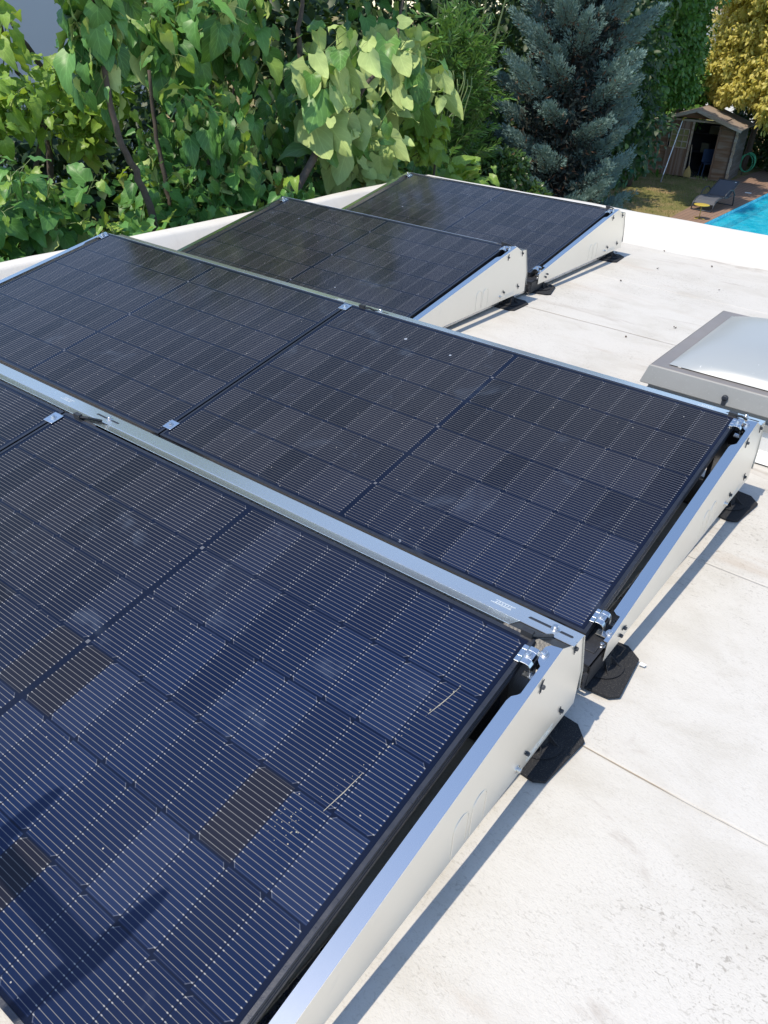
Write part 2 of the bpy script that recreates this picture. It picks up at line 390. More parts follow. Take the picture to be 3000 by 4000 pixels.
def water_mat():
    t = NT('pool_water'); o = t.obj(); m = t.math
    h = m('ADD', t.noise(t.mapping(o, (1.0, .8, 1)), 7, 4, .6, .5), t.noise(o, 2, 2))
    nm = t.bump(h, .35, .03)
    tr = t.n('ShaderNodeBsdfTransparent'); t.put(tr.inputs[0], (.22, .80, .90))
    gl = t.n('ShaderNodeBsdfGlossy'); gl.inputs['Roughness'].default_value = .06; t.put(gl.inputs['Normal'], nm)
    di = t.n('ShaderNodeBsdfDiffuse'); t.put(di.inputs[0], t.mix(t.step(h, .8, 1.2), (.02, .40, .52), (.12, .60, .70)))
    a = t.n('ShaderNodeMixShader'); a.inputs[0].default_value = .35
    t.t.links.new(tr.outputs[0], a.inputs[1]); t.t.links.new(di.outputs[0], a.inputs[2])
    fr = t.n('ShaderNodeFresnel'); fr.inputs[0].default_value = 1.2; t.put(fr.inputs[1], nm)
    b = t.n('ShaderNodeMixShader'); t.t.links.new(m('MULTIPLY', fr.outputs[0], .55), b.inputs[0])
    t.t.links.new(a.outputs[0], b.inputs[1]); t.t.links.new(gl.outputs[0], b.inputs[2])
    return t.done(b.outputs[0])
M['water'] = water_mat()
M['coping'] = simple('pool_coping', (.30, .27, .24), .7)
M['wood'] = wood('weathered_siding', (.13, .068, .038), (.26, .15, .09), 'x', (.25, .18, .13))
M['wood_red'] = wood('reddish_gable_boards', (.14, .06, .03), (.27, .13, .07), 'x', (.24, .14, .09))
M['wood_side'] = wood('shaded_side_boards', (.065, .055, .05), (.12, .105, .095), 'y', (.13, .12, .115))  # dark grey base colour paints the shade on the side walls
M['wood_v'] = wood('weathered_door_boards', (.11, .055, .033), (.26, .155, .10), 'z', (.27, .19, .145))
M['wood_trim'] = wood('pale_trim', (.30, .21, .14), (.44, .33, .24), 'x', (.42, .35, .28))
M['felt'] = simple('roofing_felt', (.27, .21, .165), .9, 0, .2, 6)
M['pane'] = simple('yellowed_pane', (.26, .23, .09), .35, 0, .15, 5)
M['dark'] = simple('dark_interior', (.03, .03, .035), .9)
M['straw'] = simple('straw', (.42, .29, .11), .9, 0, .3, 40)
M['pole'] = simple('bright_aluminium_pole', (.80, .80, .80), .35, 0, .05, 5)
M['yellow'] = simple('mustard_paint', (.50, .38, .07), .45, 0, .08, 8)
M['sling'] = simple('dark_grey_sling', (.075, .08, .095), .7, 0, .12, 60, .3, 500)
M['lframe'] = simple('charcoal_tube', (.05, .055, .065), .4, .3)
M['hose'] = simple('green_hose', (.04, .30, .16), .45)
M['box'] = simple('faded_carton', (.16, .15, .10), .9)
M['blue'] = simple('blue_plastic', (.035, .07, .15), .5)
M['antenna'] = simple('antenna_aluminium', (.6, .6, .6), .35, 1)
# ------------------------------------------------------------------ solar array
ROWS = {1: (.0066, -1.4755, -.0052, .00396, .20459), 2: (0.0, -.0107, .0095, -.00072, .20739),
        3: (-1.7788, 1.4867, -.0006, -.00147, .20222), 4: (-1.7866, 2.9610, -.0038, -.0002, .19679)}  # x, y, z, yaw, tilt
PL, PW, PG = 1.722, 1.134, .0086
def row_point(r, p):
    x, y, z, a, t = ROWS[r]
    return Matrix.Translation((x, y, z)) @ Matrix.Rotation(a, 4, 'Z') @ Vector(p)
def slope_point(r, u, v, n=0):   # a point on the panel plane of the row
    t = ROWS[r][4]
    return row_point(r, (u, v*math.cos(t)-n*math.sin(t), v*math.sin(t)+n*math.cos(t)))
def rz(r): return (0, 0, ROWS[r][3])
def rt(r): return (ROWS[r][4], 0, ROWS[r][3])

def make_panel():
    p = thing('solar_panel', '', 'solar panel', group='black solar panels on the white flat roof')
    # hollow frame: loops of a rectangular profile
    loops = [(0, -.030), (0, -.021), (.0012, -.0205), (.0012, -.0165), (0, -.016), (0, -.0115), (.0012, -.011), (.0012, -.007), (0, -.0065), (0, -.0008), (.0008, 0), (.0098, 0), (.0102, -.0004), (.0102, -.0045), (.024, -.0050), (.024, -.030)]
    b = MB(); vs = []
    for d, z in loops: vs += [(d, d, z), (PL-d, d, z), (PL-d, PW-d, z), (d, PW-d, z)]
    n = len(loops); fs = []
    for i in range(n):
        j = (i+1) % n
        for k in range(4): fs.append((i*4+k, i*4+(k+1)%4, j*4+(k+1)%4, j*4+k))
    b.add(vs, fs); b.build('frame', M['frame'], p)
    g = MB().box((.0104, .0104, -.0042), (PL-.0104, PW-.0104, -.0014)); g.build('glass', M['panel'], p)
    return p
panel0 = make_panel()
PANELS = [(1, 0, 'nearest black solar panel, navy cells crossed by an antenna shadow at the bottom'),
          (1, -1, 'dark blue solar panel cut off by the left border, below the long silver deflector'),
          (2, 0, 'second row solar panel below the skylight, its right edge along a side plate'),
          (2, -1, 'second row solar panel reaching the leafy roof edge, left of the double clamps'),
          (3, 0, 'single solar panel of the third row with yellowish tree reflections on it'),
          (4, 0, 'farthest solar panel, just inside the rear parapet in front of the blue cypress')]
for i, (r, k, lab) in enumerate(PANELS):
    loc = slope_point(r, k*(PL+PG), 0)
    if i == 0: panel0.location = loc; panel0.rotation_euler = rt(r); panel0['label'] = lab
    else: copy_tree(panel0, lab, loc, rt(r))
for o_ in panel0.children:
    if o_.name.startswith('glass'): o_.pass_index = 1

# -- right and left side plates (profile y,z in the row frame)
PROF = [(0, -.060), (0, .004), (1.120, .2315), (1.178, .200), (1.236, .193), (1.282, .050), (1.282, -.060)]
def make_clip():
    b = MB(); Rx = Matrix.Rotation(PI/2, 4, 'Y')
    b.lathe([(.0055, 0), (.0055, .007), (.004, .009)], (0,0,0), Rx, 8)
    for s in (-1, 1):
        for q in (-.0025, .0025):
            b.tube([(.001, q, s*.005), (.002, q+s*.0035, s*.017)], .0011, 4)
    return b
def bolt_mb(h=.007, r=.0065):   # hexagon socket bolt with washer, axis +z
    b = MB(); b.lathe([(.0105, 0), (.0105, .0018), (.009, .0022)], seg=16)
    b.lathe([(r, .0022), (r, .0022+h), (r*.85, .0032+h)], seg=12)
    b.lathe([(r*.55, .0031+h), (r*.55, .0036+h)], seg=6)
    return b
def make_plate(left=False):
    t = thing('side_plate', '', 'side plate', group='pale metal side plates closing the panel rows')
    s = -1 if left else 1; X = 0
    b = MB(); b.prism(PROF, (X, 0, 0), (0,1,0), (0,0,1), (-s*.0015, 0, 0))
    b.build('plate', M['steel'], t)
    L = math.hypot(1.12, .2275); e = Vector((0, 1.12/L, .2275/L)); nn = Vector((0, -e.z, e.y))
    fl = [(0, 0), (0, .012), (.098, .012), (.100, .024), (.108, .034), (.96, .034), (.975, .031), (.985, .022), (.992, .018), (1.075, .018), (1.082, .026), (1.088, .031), (1.110, .036), (1.128, .034), (1.138, .026), (L, .004), (L, 0)]
    f = MB(); f.prism(fl, Vector((X-s*.0002, 0, .004))+nn*.0004, e, Vector((-s, 0, 0)), nn*-.0015)
    f.build('top_flange', M['flange'], t)
    cl = make_clip()
    for k, (y, z) in enumerate([(1.032, .188), (1.196, .182), (1.190, -.012), (1.022, -.011), (.094, -.033), (.113, -.018)]):
        o = cl.build('clip', M['clip'], t, M=Matrix.Rotation(PI, 4, 'Z') if left else None) if k == 0 else bpy.data.objects.new('clip', C0.data)
        if k == 0: C0 = o
        else: C.objects.link(o); o.parent = t
        o.location = (X, y, z); o.rotation_euler = (.3*k, 0, 0)
    # pressed arches
    for y0 in (.715, .785):
        a = MB()
        pth = [(X+s*.0004, y0, -.05), (X+s*.0004, y0, .030)] + [(X+s*.0004, y0+.028-.028*math.cos(q), .030+.026*math.sin(q)) for q in np.linspace(.2, PI-.2, 8)] + [(X+s*.0004, y0+.056, .030), (X+s*.0004, y0+.056, -.048)]
        a.tube(pth, .0016, 5); a.build('pressed_arch', M['steel'], t, smooth=True)
    a = MB()
    for i, (y0, y1, z) in enumerate([(1.03, 1.16, -.032), (1.03, 1.16, -.046)]): a.tube([(X+s*.0003, y0, z), (X+s*.0003, y1, z)], .0007, 4)
    for i in range(7):
        y = 1.045+i*.016; a.tube([(X+s*.0003, y, -.043), (X+s*.0003, y+.007*(i % 2)+.002, -.035)], .0007, 4)
    a.build('pressed_mark', M['steel'], t, smooth=True)
    # bolts
    bm = bolt_mb()
    Mb = Matrix.Translation(Vector((X-s*.026, 0, .004))+e*1.108+nn*.0004) @ Matrix.Rotation(math.atan2(e.z, e.y), 4, 'X')
    bm.build('bolt', M['bolt'], t, smooth=True, M=Mb)
    bm.build('bolt', M['bolt'], t, smooth=True, M=Matrix.Translation(Vector((X-s*.010, 0, .004))+e*.030+nn*.0004) @ Matrix.Rotation(.2, 4, 'X'))
    bm.build('bolt', M['bolt'], t, smooth=True, M=Matrix.Translation((X, .985, -.030)) @ Matrix.Rotation(PI/2*s, 4, 'Y'))
    return t
XP = 1.784
plateR = make_plate(); plateL = make_plate(True)
first = True
for r, lab in ((1, 'pale side plate of the nearest panel row, cut off at the bottom border'), (2, 'pale side plate at the end of the second panel row, below the skylight'),
               (3, 'pale side plate of the third panel row, ahead of the farthest one'), (4, 'farthest pale side plate, near the rear parapet')):
    loc = row_point(r, (XP, 0, 0))
    if first: plateR.location = loc; plateR.rotation_euler = rz(r); plateR['label'] = lab; first = False
    else: copy_tree(plateR, lab, loc, rz(r))
first = True
for r, x, lab in ((2, -1.7306-.062, 'left side plate of the second panel row beside the leafy roof edge'), (3, -.062, 'left side plate of the third panel row, mostly hidden behind its panel'), (4, -.062, 'left side plate of the farthest panel row, mostly hidden behind its panel')):
    loc = row_point(r, (x, 0, 0))
    if first: plateL.location = loc; plateL.rotation_euler = rz(r); plateL['label'] = lab; first = False
    else: copy_tree(plateL, lab, loc, rz(r))

# -- wind deflector sheets along the back of each row
DA = [(1.122, .2290), (1.178, .2005)]; DB = [(1.178, .2005), (1.181, .2008), (1.234, .1965), (1.239, .193), (1.284, .050), (1.291, -.020), (1.300, -.022)]
def make_deflector(r, x0, x1, gaps, lab):
    t = thing('wind_deflector', lab, 'metal sheet', row_point(r, (0, 0, 0)), rz(r), 'galvanised wind deflectors behind the panel rows')
    b = MB(); b.strip(DB, x0, x1, .0012)
    xs = x0
    for g0, g1 in gaps:
        b.strip([(1.122, .2288), (1.1782, .2002)], xs, g0, .0012); xs = g1
    b.build('sheet', M['galv'], t)
    for xb in [x1-.055]+[.10+k*(-1.73) for k in range(len(gaps)-1) if .10+k*(-1.73) > x0]:
        for xx, ln in ((xb-.075, .075), (xb+.005, .035)):
            s = MB(); s.prism([(0, -.003), (.003, -.004), (ln-.003, -.004), (ln, 0), (ln-.003, .004), (.003, .004)], (xx, 1.207, .1989), (1,0,0), (0, .996, -.08), (0, 0, .0004))
            s.build('slot', M['slot'], t)  # dark plate laid on the sheet, painting the shade of an open slot
        o = bolt_mb(.008).build('bolt', M['bolt'], t, smooth=True); o.location = (xb-.006, 1.206, .1993)
    for xl in ([x1-.23] + ([-.17] if x0 < -1 else [])):
        s = MB(); ang = -.08
        for q, (a, c2, wd) in enumerate([(0, .055, .0018), (.008, .06, .0018)]):
            s.prism([(a, 0), (c2, 0), (c2, wd), (a, wd)], (xl, 1.200+q*.0135, .1998-q*.0011), (1,0,0), (0, .997, ang), (0,0,.0003))
        for k in range(6):
            a = .010+k*.0075; s.prism([(a, 0), (a+.005, .001), (a+.0055, .005), (a+.0015, .006), (a+.003, .003)], (xl, 1.2045, .1995), (1,0,0), (0, .997, ang), (0,0,.0003))
        s.build('stamped_mark', M['etch'], t)
    return t
make_deflector(1, -3.5, 1.788, [(-1.69, -1.60), (.048, .130), (1.650, 1.76)], 'long galvanised sheet between the two nearest panel rows')
make_deflector(2, -1.80, 1.788, [(.048, .130), (1.650, 1.76)], 'galvanised sheet along the back of the second row, seen as a thin silver line')
make_deflector(3, -.066, 1.788, [(1.650, 1.76)], 'galvanised sheet closing the back of the third row')
make_deflector(4, -.066, 1.788, [(1.650, 1.76)], 'galvanised sheet closing the back of the farthest row')

# -- black plastic brackets
def rear_bracket():
    t = thing('rear_bracket', '', 'plastic bracket', group='black plastic brackets carrying the rear of the rows')
    b = MB(); b.strip([(1.085, .196), (1.122, .2265), (1.177, .1985), (1.232, .193), (1.27, .06)], -.085, .0590, .006)
    b.box((-.05, 1.09, -.06), (-.035, 1.24, .175)); b.box((.03, 1.09, -.06), (.045, 1.24, .175)); b.build('bracket', M['plastic'], t)
    r = MB(); r.tube([(-.012, 1.112, .236), (.006, 1.128, .2325), (.014, 1.172, .2085)], .0045, 6).box((-.036, 1.106, .2300), (-.008, 1.120, .2440)); r.build('rib', M['plastic'], t)
    return t
def front_bracket():
    t = thing('front_bracket', '', 'plastic bracket', group='black plastic brackets carrying the front of the rows')
    b = MB(); b.box((-.07, -.075, -.040), (.055, .12, -.034)); b.box((-.07, -.075, -.060), (.055, -.070, -.034))
    b.box((.048, -.075, -.10), (.055, .10, -.034)); b.box((-.03, -.07, -.10), (-.024, .10, -.034)); b.box((.008, -.07, -.075), (.013, .08, -.034)); b.box((-.03, -.075, -.10), (.050, -.068, -.065))
    b.box((-.035, -.020, -.040), (.04, .06, -.031)); b.build('bracket', M['plastic'], t, bevel=.0015)
    s = MB(); s.tube([(-.026, -.085, -.05), (-.026, -.085, -.10), (.05, -.085, -.10), (.05, -.085, -.05)], .006, 6); s.build('strap', M['plastic'], t)
    o = bolt_mb().build('bolt', M['bolt'], t, smooth=True); o.location = (.042, .022, -.034)
    return t
rb = rear_bracket(); first = True
for r, x, lab in ((1, 1.722, 'black grained bracket at the right end of the nearest silver deflector'), (1, .085, 'black bracket in the slot of the long silver deflector, by the nearest panel joint'), (2, 1.722, 'black bracket at the rear right corner of the second row, below the skylight'),
                  (2, .085, 'black bracket behind the upper double clamp of the second row'), (3, 1.722, 'black bracket at the rear right corner of the third row'), (4, 1.722, 'black bracket at the rear right corner of the farthest row')):
    if first: rb.location = row_point(r, (x, 0, 0)); rb.rotation_euler = rz(r); rb['label'] = lab; first = False
    else: copy_tree(rb, lab, row_point(r, (x, 0, 0)), rz(r))
fb = front_bracket(); first = True
for r, x, lab in ((2, 1.722, 'black ribbed bracket under the front right corner of the second row'), (2, 0, 'black bracket under the front joint of the second row'), (3, 1.722, 'black ribbed bracket under the hidden front corner of the third row'), (4, 1.722, 'black ribbed bracket between the third and the farthest side plates')):
    if first: fb.location = row_point(r, (x, 0, 0)); fb.rotation_euler = rz(r); fb['label'] = lab; first = False
    else: copy_tree(fb, lab, row_point(r, (x, 0, 0)), rz(r))

# -- clamps
def end_clamp(left=False):
    t = thing('end_clamp', '', 'clamp', group='bolted end clamps holding the panel edges')
    s = -1 if left else 1
    pr = [(-.012, .0005), (-.012, .0035), (.000, .0040), (.004, .0075), (.016, .0085), (.024, .0065), (.029, .000), (.030, -.016), (.029, -.027)]
    b = MB(); th = .0028
    for y0, y1, lo in ((-.025, -.009, 0), (-.009, .012, 1), (.012, .025, 0)):
        P = [Vector((x, 0, z)) for x, z in pr]
        if lo: P = P[:6]           # the dark slot cut in the bend
        ring = P + [Vector((p.x-.002 if i > 4 else p.x, 0, p.z-th)) for i, p in list(enumerate(P))[::-1]]
        m_ = len(ring); a = [Vector((s*p.x, y0, p.z)) for p in ring]; c = [Vector((s*p.x, y1, p.z)) for p in ring]
        b.add(a+c, [tuple(range(m_)), tuple(range(m_, 2*m_))[::-1]] + [(i, (i+1)%m_, m_+(i+1)%m_, m_+i) for i in range(m_)])
    b.build('jaw', M['zinc'], t, bevel=.0008)
    d = MB().box((s*.0285 if s > 0 else -.0295, -.009, -.022), (s*.0295 if s > 0 else -.0285, .012, .0035)); d.build('slot', M['slot'], t)  # dark insert paints the shade inside the cut
    f = MB().box((min(s*.012, s*.040), -.030, -.0315), (max(s*.012, s*.040), -.012, -.0275)); f.build('foot', M['zinc'], t)
    o = bolt_mb(.006, .006).build('bolt', M['bolt'], t, smooth=True); o.location = (s*.010, 0, .0078)
    return t
ec = end_clamp(); ecl = end_clamp(True); first = True
for r, v, lab in ((1, 1.083, 'end clamp at the upper right corner of the nearest panel'), (2, .068, 'end clamp at the lower right corner of the second row'), (2, 1.092, 'end clamp at the upper right corner of the second row, by the skylight'),
                  (3, 1.090, 'end clamp at the upper right corner of the third row panel'), (4, .068, 'end clamp at the lower right corner of the farthest panel'), (4, 1.090, 'end clamp at the upper right corner of the farthest panel')):
    if first: ec.location = slope_point(r, PL, v, .0006); ec.rotation_euler = rt(r); ec['label'] = lab; first = False
    else: copy_tree(ec, lab, slope_point(r, PL, v, .0006), rt(r))
first = True
for r, u, lab in ((2, -1.7306, 'end clamp at the upper left tip of the second row against the leaves'), (3, 0, 'end clamp at the upper left tip of the third row panel'), (4, 0, 'end clamp at the upper left tip of the farthest panel')):
    if first: ecl.location = slope_point(r, u, 1.09, .0006); ecl.rotation_euler = rt(r); ecl['label'] = lab; first = False
    else: copy_tree(ecl, lab, slope_point(r, u, 1.09, .0006), rt(r))
def mid_clamp():
    t = thing('mid_clamp', '', 'clamp', group='flat clamps bridging the gap between two panels')
    b = MB().box((-.022, -.024, .0006), (.022, .024, .0042)); b.build('plate', M['zinc'], t, bevel=.001)
    bolt_mb(.006, .006).build('bolt', M['bolt'], t, smooth=True, shift=(0, 0, .0042))
    return t
mc = mid_clamp(); first = True
for r, v, lab in ((2, 1.098, 'flat clamp at the top of the joint between the second row panels'), (2, .062, 'flat clamp at the bottom of the joint between the second row panels'), (1, 1.090, 'flat clamp at the upper left corner of the nearest panel')):
    if first: mc.location = slope_point(r, -PG/2, v, 0); mc.rotation_euler = rt(r); mc['label'] = lab; first = False
    else: copy_tree(mc, lab, slope_point(r, -PG/2, v, 0), rt(r))

# -- rubber mats with plastic feet, base rails
def make_foot():
    t = thing('rubber_foot', '', 'rubber mat', group='black rubber mats under the mounting rails')
    b = MB(); b.prism([(-.15, -.112), (.118, -.112), (.142, -.092), (.142, .078), (.100, .115), (-.15, .115)], (0, 0, 0), (1,0,0), (0,1,0), (0,0,.009)); b.build('mat', M['rubber'], t, bevel=.002)
    d = MB(); d.lathe([(.066, .012), (.066, .014), (.060, .0145), (.03, .018), (.022, .050)], (.055, 0, 0), seg=24); d.build('dish', M['rubber'], t, smooth=True)
    f = MB()
    for k in range(6):
        a = k*PI/3+.2; q = Matrix.Translation((.055, 0, 0)) @ Matrix.Rotation(a, 4, 'Z')
        f.add([q @ Vector(p) for p in ((.018, -.0015, .014), (.055, -.0015, .015), (.018, -.0015, .048), (.018, .0015, .014), (.055, .0015, .015), (.018, .0015, .048))], [(0,1,2), (5,4,3), (0,3,4,1), (1,4,5,2), (2,5,3,0)])
    f.build('rib', M['rubber'], t)
    return t
ft = make_foot(); first = True
for r, x, y, a, lab in ((1, 1.700, 1.165, -.10, 'black rubber mat beside the nearest side plate, in its shadow'), (2, 1.706, .050, .10, 'black rubber mat between the two nearest side plates'), (2, 1.702, 1.175, -.12, 'black rubber mat at the far end of the second side plate'),
                     (3, 1.710, 1.150, .0, 'black rubber mat at the far end of the third side plate'), (4, 1.706, .075, .3, 'black rubber mat at the front of the farthest side plate'), (4, 1.706, 1.15, .1, 'black rubber mat under the rear of the farthest side plate'),
                     (1, -.02, 1.165, 0, 'black rubber mat under the nearest panel joint'), (2, -.02, .05, 0, 'black rubber mat under the front joint of the second row')):
    p = row_point(r, (x, y, 0)); loc = (p.x, p.y, RZ+.0005); rot = (0, 0, a)
    if first: ft.location = loc; ft.rotation_euler = rot; ft['label'] = lab; first = False
    else: copy_tree(ft, lab, loc, rot)
def rail(x, y0, y1, lab):
    t = thing('base_rail', lab, 'metal rail', (x, y0, RZ), (0, 0, 0), 'aluminium base rails under the panels'); L = y1-y0
    pr = [(-.022, .014), (-.030, .022), (-.030, .046), (-.022, .054), (.022, .054), (.030, .046), (.030, .022), (.022, .014)]
    b = MB(); b.prism(pr, (0, 0, 0), (1,0,0), (0,0,1), (0, L, 0)); b.build('profile', M['alu'], t, bevel=.002)
rail(1.722, -1.75, 1.20, 'aluminium base rail under the right end of the two nearest rows')
rail(-.02, -1.75, 1.25, 'aluminium base rail under the joint of the two nearest rows')
rail(-.062, 1.52, 4.15, 'aluminium base rail under the right end of the two far rows')
rail(-1.70, .02, 4.15, 'aluminium base rail under the left ends of the far rows')
# -- dropping streak on the nearest panel, leaf bits and a paper chip on the roof
def blob(bm, c, r, n=9, st=1.0):
    pts = [(c[0]+r*st*(.7+.5*random.random())*math.cos(2*PI*k/n), c[1]+r*(.7+.5*random.random())*math.sin(2*PI*k/n)) for k in range(n)]
    bm.prism(pts, (0, 0, 0), (1,0,0), (0,1,0), (0,0,.0005))
t = MB()
for i in range(26):
    f = i/25; u = 1.665-.105*f; v = .985-.47*f+.010*math.sin(f*9)
    r = .0017 if (.08 < f < .30 or .45 < f < .60) else .0009
    if f in (0,) or random.random() < .85: blob(t, (u+random.gauss(0, .0015+.012*max(0, f-.6)), v+random.gauss(0, .004)), r*random.uniform(.6, 1.3), 7, .8)
for k in range(26): blob(t, (1.575+random.gauss(-.02, .022), .50+random.gauss(0, .03)), random.uniform(.0006, .0018), 6)
for a, b_ in (((1.652, .935), (1.634, .845)), ((1.605, .665), (1.592, .56))): 
    d = Vector((b_[0]-a[0], b_[1]-a[1], 0)); n_ = Vector((-d.y, d.x, 0)).normalized()*.0009
    A_, B_ = Vector((*a, 0)), Vector((*b_, 0)); mid = (A_+B_)/2+n_*1.5
    t.add([A_-n_*.4, mid-n_, B_-n_*.6, B_+n_*.6, mid+n_, A_+n_*.4]+[q+Vector((0, 0, .0005)) for q in (A_-n_*.4, mid-n_, B_-n_*.6, B_+n_*.6, mid+n_, A_+n_*.4)], [(6,7,8,9,10,11), (5,4,3,2,1,0)]+[(i, (i+1)%6, 6+(i+1)%6, 6+i) for i in range(6)])
dp = thing('bird_dropping', 'thin dried dropping streak near the right edge of the nearest panel', 'bird dropping', slope_point(1, 0, 0, -.0012), rt(1))
t.build('streak', M['droop'], dp)
# ------------------------------------------------------------------ the house under the camera
house = thing('flat_roofed_house', 'house whose flat white membrane roof carries the solar panels', 'house', (0, 0, GZ))
HX0, HX1, HY0, HY1 = -2.30, 6.0, -6.0, 5.05
hs = (0, 0, -GZ)
b = MB(); b.box((HX0+.03, HY0+.03, GZ), (HX1-.03, HY1-.03, RZ-.06)); b.build('wall', M['wall'], house, shift=hs)
nx, ny = 90, 120
vs = []; fs = []
for j in range(ny+1):
    for i in range(nx+1):
        x = HX0+.25+(HX1-HX0-.5)*i/nx; y = HY0+.25+(HY1-HY0-.5)*j/ny
        w = .0025*math.sin(x*2.1+y*.7)+.002*math.sin(y*3.3-x*1.1)
        vs.append((x, y, RZ+w-.002))
for j in range(ny):
    for i in range(nx): fs.append((j*(nx+1)+i, j*(nx+1)+i+1, (j+1)*(nx+1)+i+1, (j+1)*(nx+1)+i))
b = MB(); b.add(vs, fs); b.build('roof_membrane', M['membrane'], house, smooth='all', shift=hs)
# welded laps between the membrane sheets
b = MB()
for k, y in enumerate((-3.17, -2.2, -1.22, -.247, .729, 1.70, 2.67, 3.64, 4.55)):
    vs = []; n = 60; x0, x1 = HX0+.4, HX1-.4
    for i in range(n+1):
        x = x0+(x1-x0)*i/n; yy = y+.004*math.sin(x*1.9+k)+.0015*math.sin(x*13+k)
        for dy, z in ((-.004, -.002), (0, .0009), (.010, .0010), (.050, .0006), (.14, -.0015)): vs.append((x, yy+dy, RZ+.0025*math.sin(x*2.1+yy*.7)+.002*math.sin(yy*3.3-x*1.1)-.002+z))
    fs = [(i*5+q, (i+1)*5+q, (i+1)*5+q+1, i*5+q+1) for i in range(n) for q in range(4)]
    b.add(vs, fs)
b.build('membrane_lap', M['membrane'], house, smooth='all', shift=hs)
# dirt line held by each lap
def seam_mat():
    t = NT('seam_dirt'); o = t.obj()
    c = t.mix(t.step(t.noise(t.mapping(o, (3, 30, 1)), 1, 4, .6), .45, .62), (.52, .49, .44), (.30, .24, .17))
    return t.done(t.pbr(c, .9, 0, .1))
M['seam'] = seam_mat()
b = MB()
for k, y in ((2, -1.22), (3, -.247), (4, .729), (6, 2.67)):
    n = 120; x0, x1 = HX0+.4, HX1-.4; vs = []
    for i in range(n+1):
        x = x0+(x1-x0)*i/n; yy = y+.004*math.sin(x*1.9+k)+.0015*math.sin(x*13+k); w = (.0011 if k in (3,) else .0004)*(.5+random.random())
        z = RZ+.0025*math.sin(x*2.1+yy*.7)+.002*math.sin(yy*3.3-x*1.1)+.0008
        vs += [(x, yy-.003-w, z), (x, yy-.001, z+.0004)]
    b.add(vs, [(i*2, i*2+2, i*2+3, i*2+1) for i in range(n)])
b.build('lap_edge', M['seam'], house, shift=hs)
# parapet ring
prof = [(-.012, -.30), (-.012, .020), (-.004, .034), (.012, .040), (.085, .040), (.105, .036), (.120, .024), (.165, -.062), (.190, -.092), (.225, -.110), (.30, -.1185), (.42, -.1215)]
vs = []; N = 40
corn = [(HX0, HY0), (HX1, HY0), (HX1, HY1), (HX0, HY1)]; ins = [(1, 1), (-1, 1), (-1, -1), (1, -1)]
ringpts = []
for c in range(4):
    for q in range(N): ringpts.append((c, q/N))
for d, z in prof:
    for c, f in ringpts:
        a = corn[c]; e = corn[(c+1) % 4]; ia = ins[c]; ie = ins[(c+1) % 4]
        pa = Vector((a[0]+ia[0]*d, a[1]+ia[1]*d)); pe = Vector((e[0]+ie[0]*d, e[1]+ie[1]*d)); p = pa.lerp(pe, f)
        wob = .004*math.sin(p.x*2.7+p.y*1.9)+.003*math.sin(p.x*7.1+p.y*6.3) if d > 0 else 0
        vs.append((p.x, p.y, z+(wob if d < .2 else wob*.3)))
n = len(ringpts)
fs = [(i*n+k, i*n+(k+1) % n, (i+1)*n+(k+1) % n, (i+1)*n+k) for i in range(len(prof)-1) for k in range(n)]
b = MB(); b.add(vs, fs); b.build('parapet', M['parapet'], house, smooth='all', shift=hs)
b = MB()
for (x0, y0, x1, y1) in ((HX0-.02, HY0-.02, HX0-.013, HY1+.02), (HX0-.013, HY1+.013, HX1, HY1+.02)): b.box((x0, y0, -.12), (x1, y1, .012))
b.build('edge_trim', M['alu'], house, shift=hs)

# skylight
sky = thing('skylight', 'square skylight with a cloudy plastic dome in a grey metal frame', 'skylight', (1.225, 1.60, RZ))
S = .98; H = .268
def ringsq(b, levels):  # (inset, z) loops of the square
    vs = []
    for d, z in levels: vs += [(d, d, z), (S-d, d, z), (S-d, S-d, z), (d, S-d, z)]
    b.add(vs, [(i*4+k, i*4+(k+1)%4, (i+1)*4+(k+1)%4, (i+1)*4+k) for i in range(len(levels)-1) for k in range(4)])
b = MB(); ringsq(b, [(-.035, .003), (-.02, .012), (.010, .04), (.012, .125), (.016, .128)]); b.build('curb', M['curb'], sky)
b = MB(); ringsq(b, [(-.002, .126), (-.002, .156), (.010, .158), (.010, .205)]); b.build('flashing', M['flash'], sky)
b = MB(); ringsq(b, [(-.016, .190), (-.020, .194), (-.001, H-.003), (.003, H)]); b.build('skirt', M['flash'], sky)
b = MB(); ringsq(b, [(.0031, H-.001), (.006, H+.001), (.066, H-.004), (.070, H-.008), (.070, H-.03)]); b.build('frame', M['oxid'], sky)
b = MB(); vs = []; K = 40; d0 = .062
for j in range(K+1):
    for i in range(K+1):
        a, c = 2*i/K-1, 2*j/K-1
        e = max(abs(a), abs(c)); h = (1-abs(a)**3.2)*(1-abs(c)**3.2)
        h = h**.62
        vs.append((S/2+a*(S/2-d0), S/2+c*(S/2-d0), H+.0005+.088*h))
b.add(vs, [(j*(K+1)+i, j*(K+1)+i+1, (j+1)*(K+1)+i+1, (j+1)*(K+1)+i) for j in range(K) for i in range(K)])
b.build('dome', M['acrylic'], sky, smooth='all')
b = MB(); b.lathe([(.013, 0), (.013, .008), (.009, .012)], (0,0,0), Matrix.Rotation(PI/2, 4, 'X'), 10).box((-.008, -.012, -.03), (.008, -.004, -.004)); o = b.build('catch', M['slot'], sky); o.location = (.335, -.013, .222)

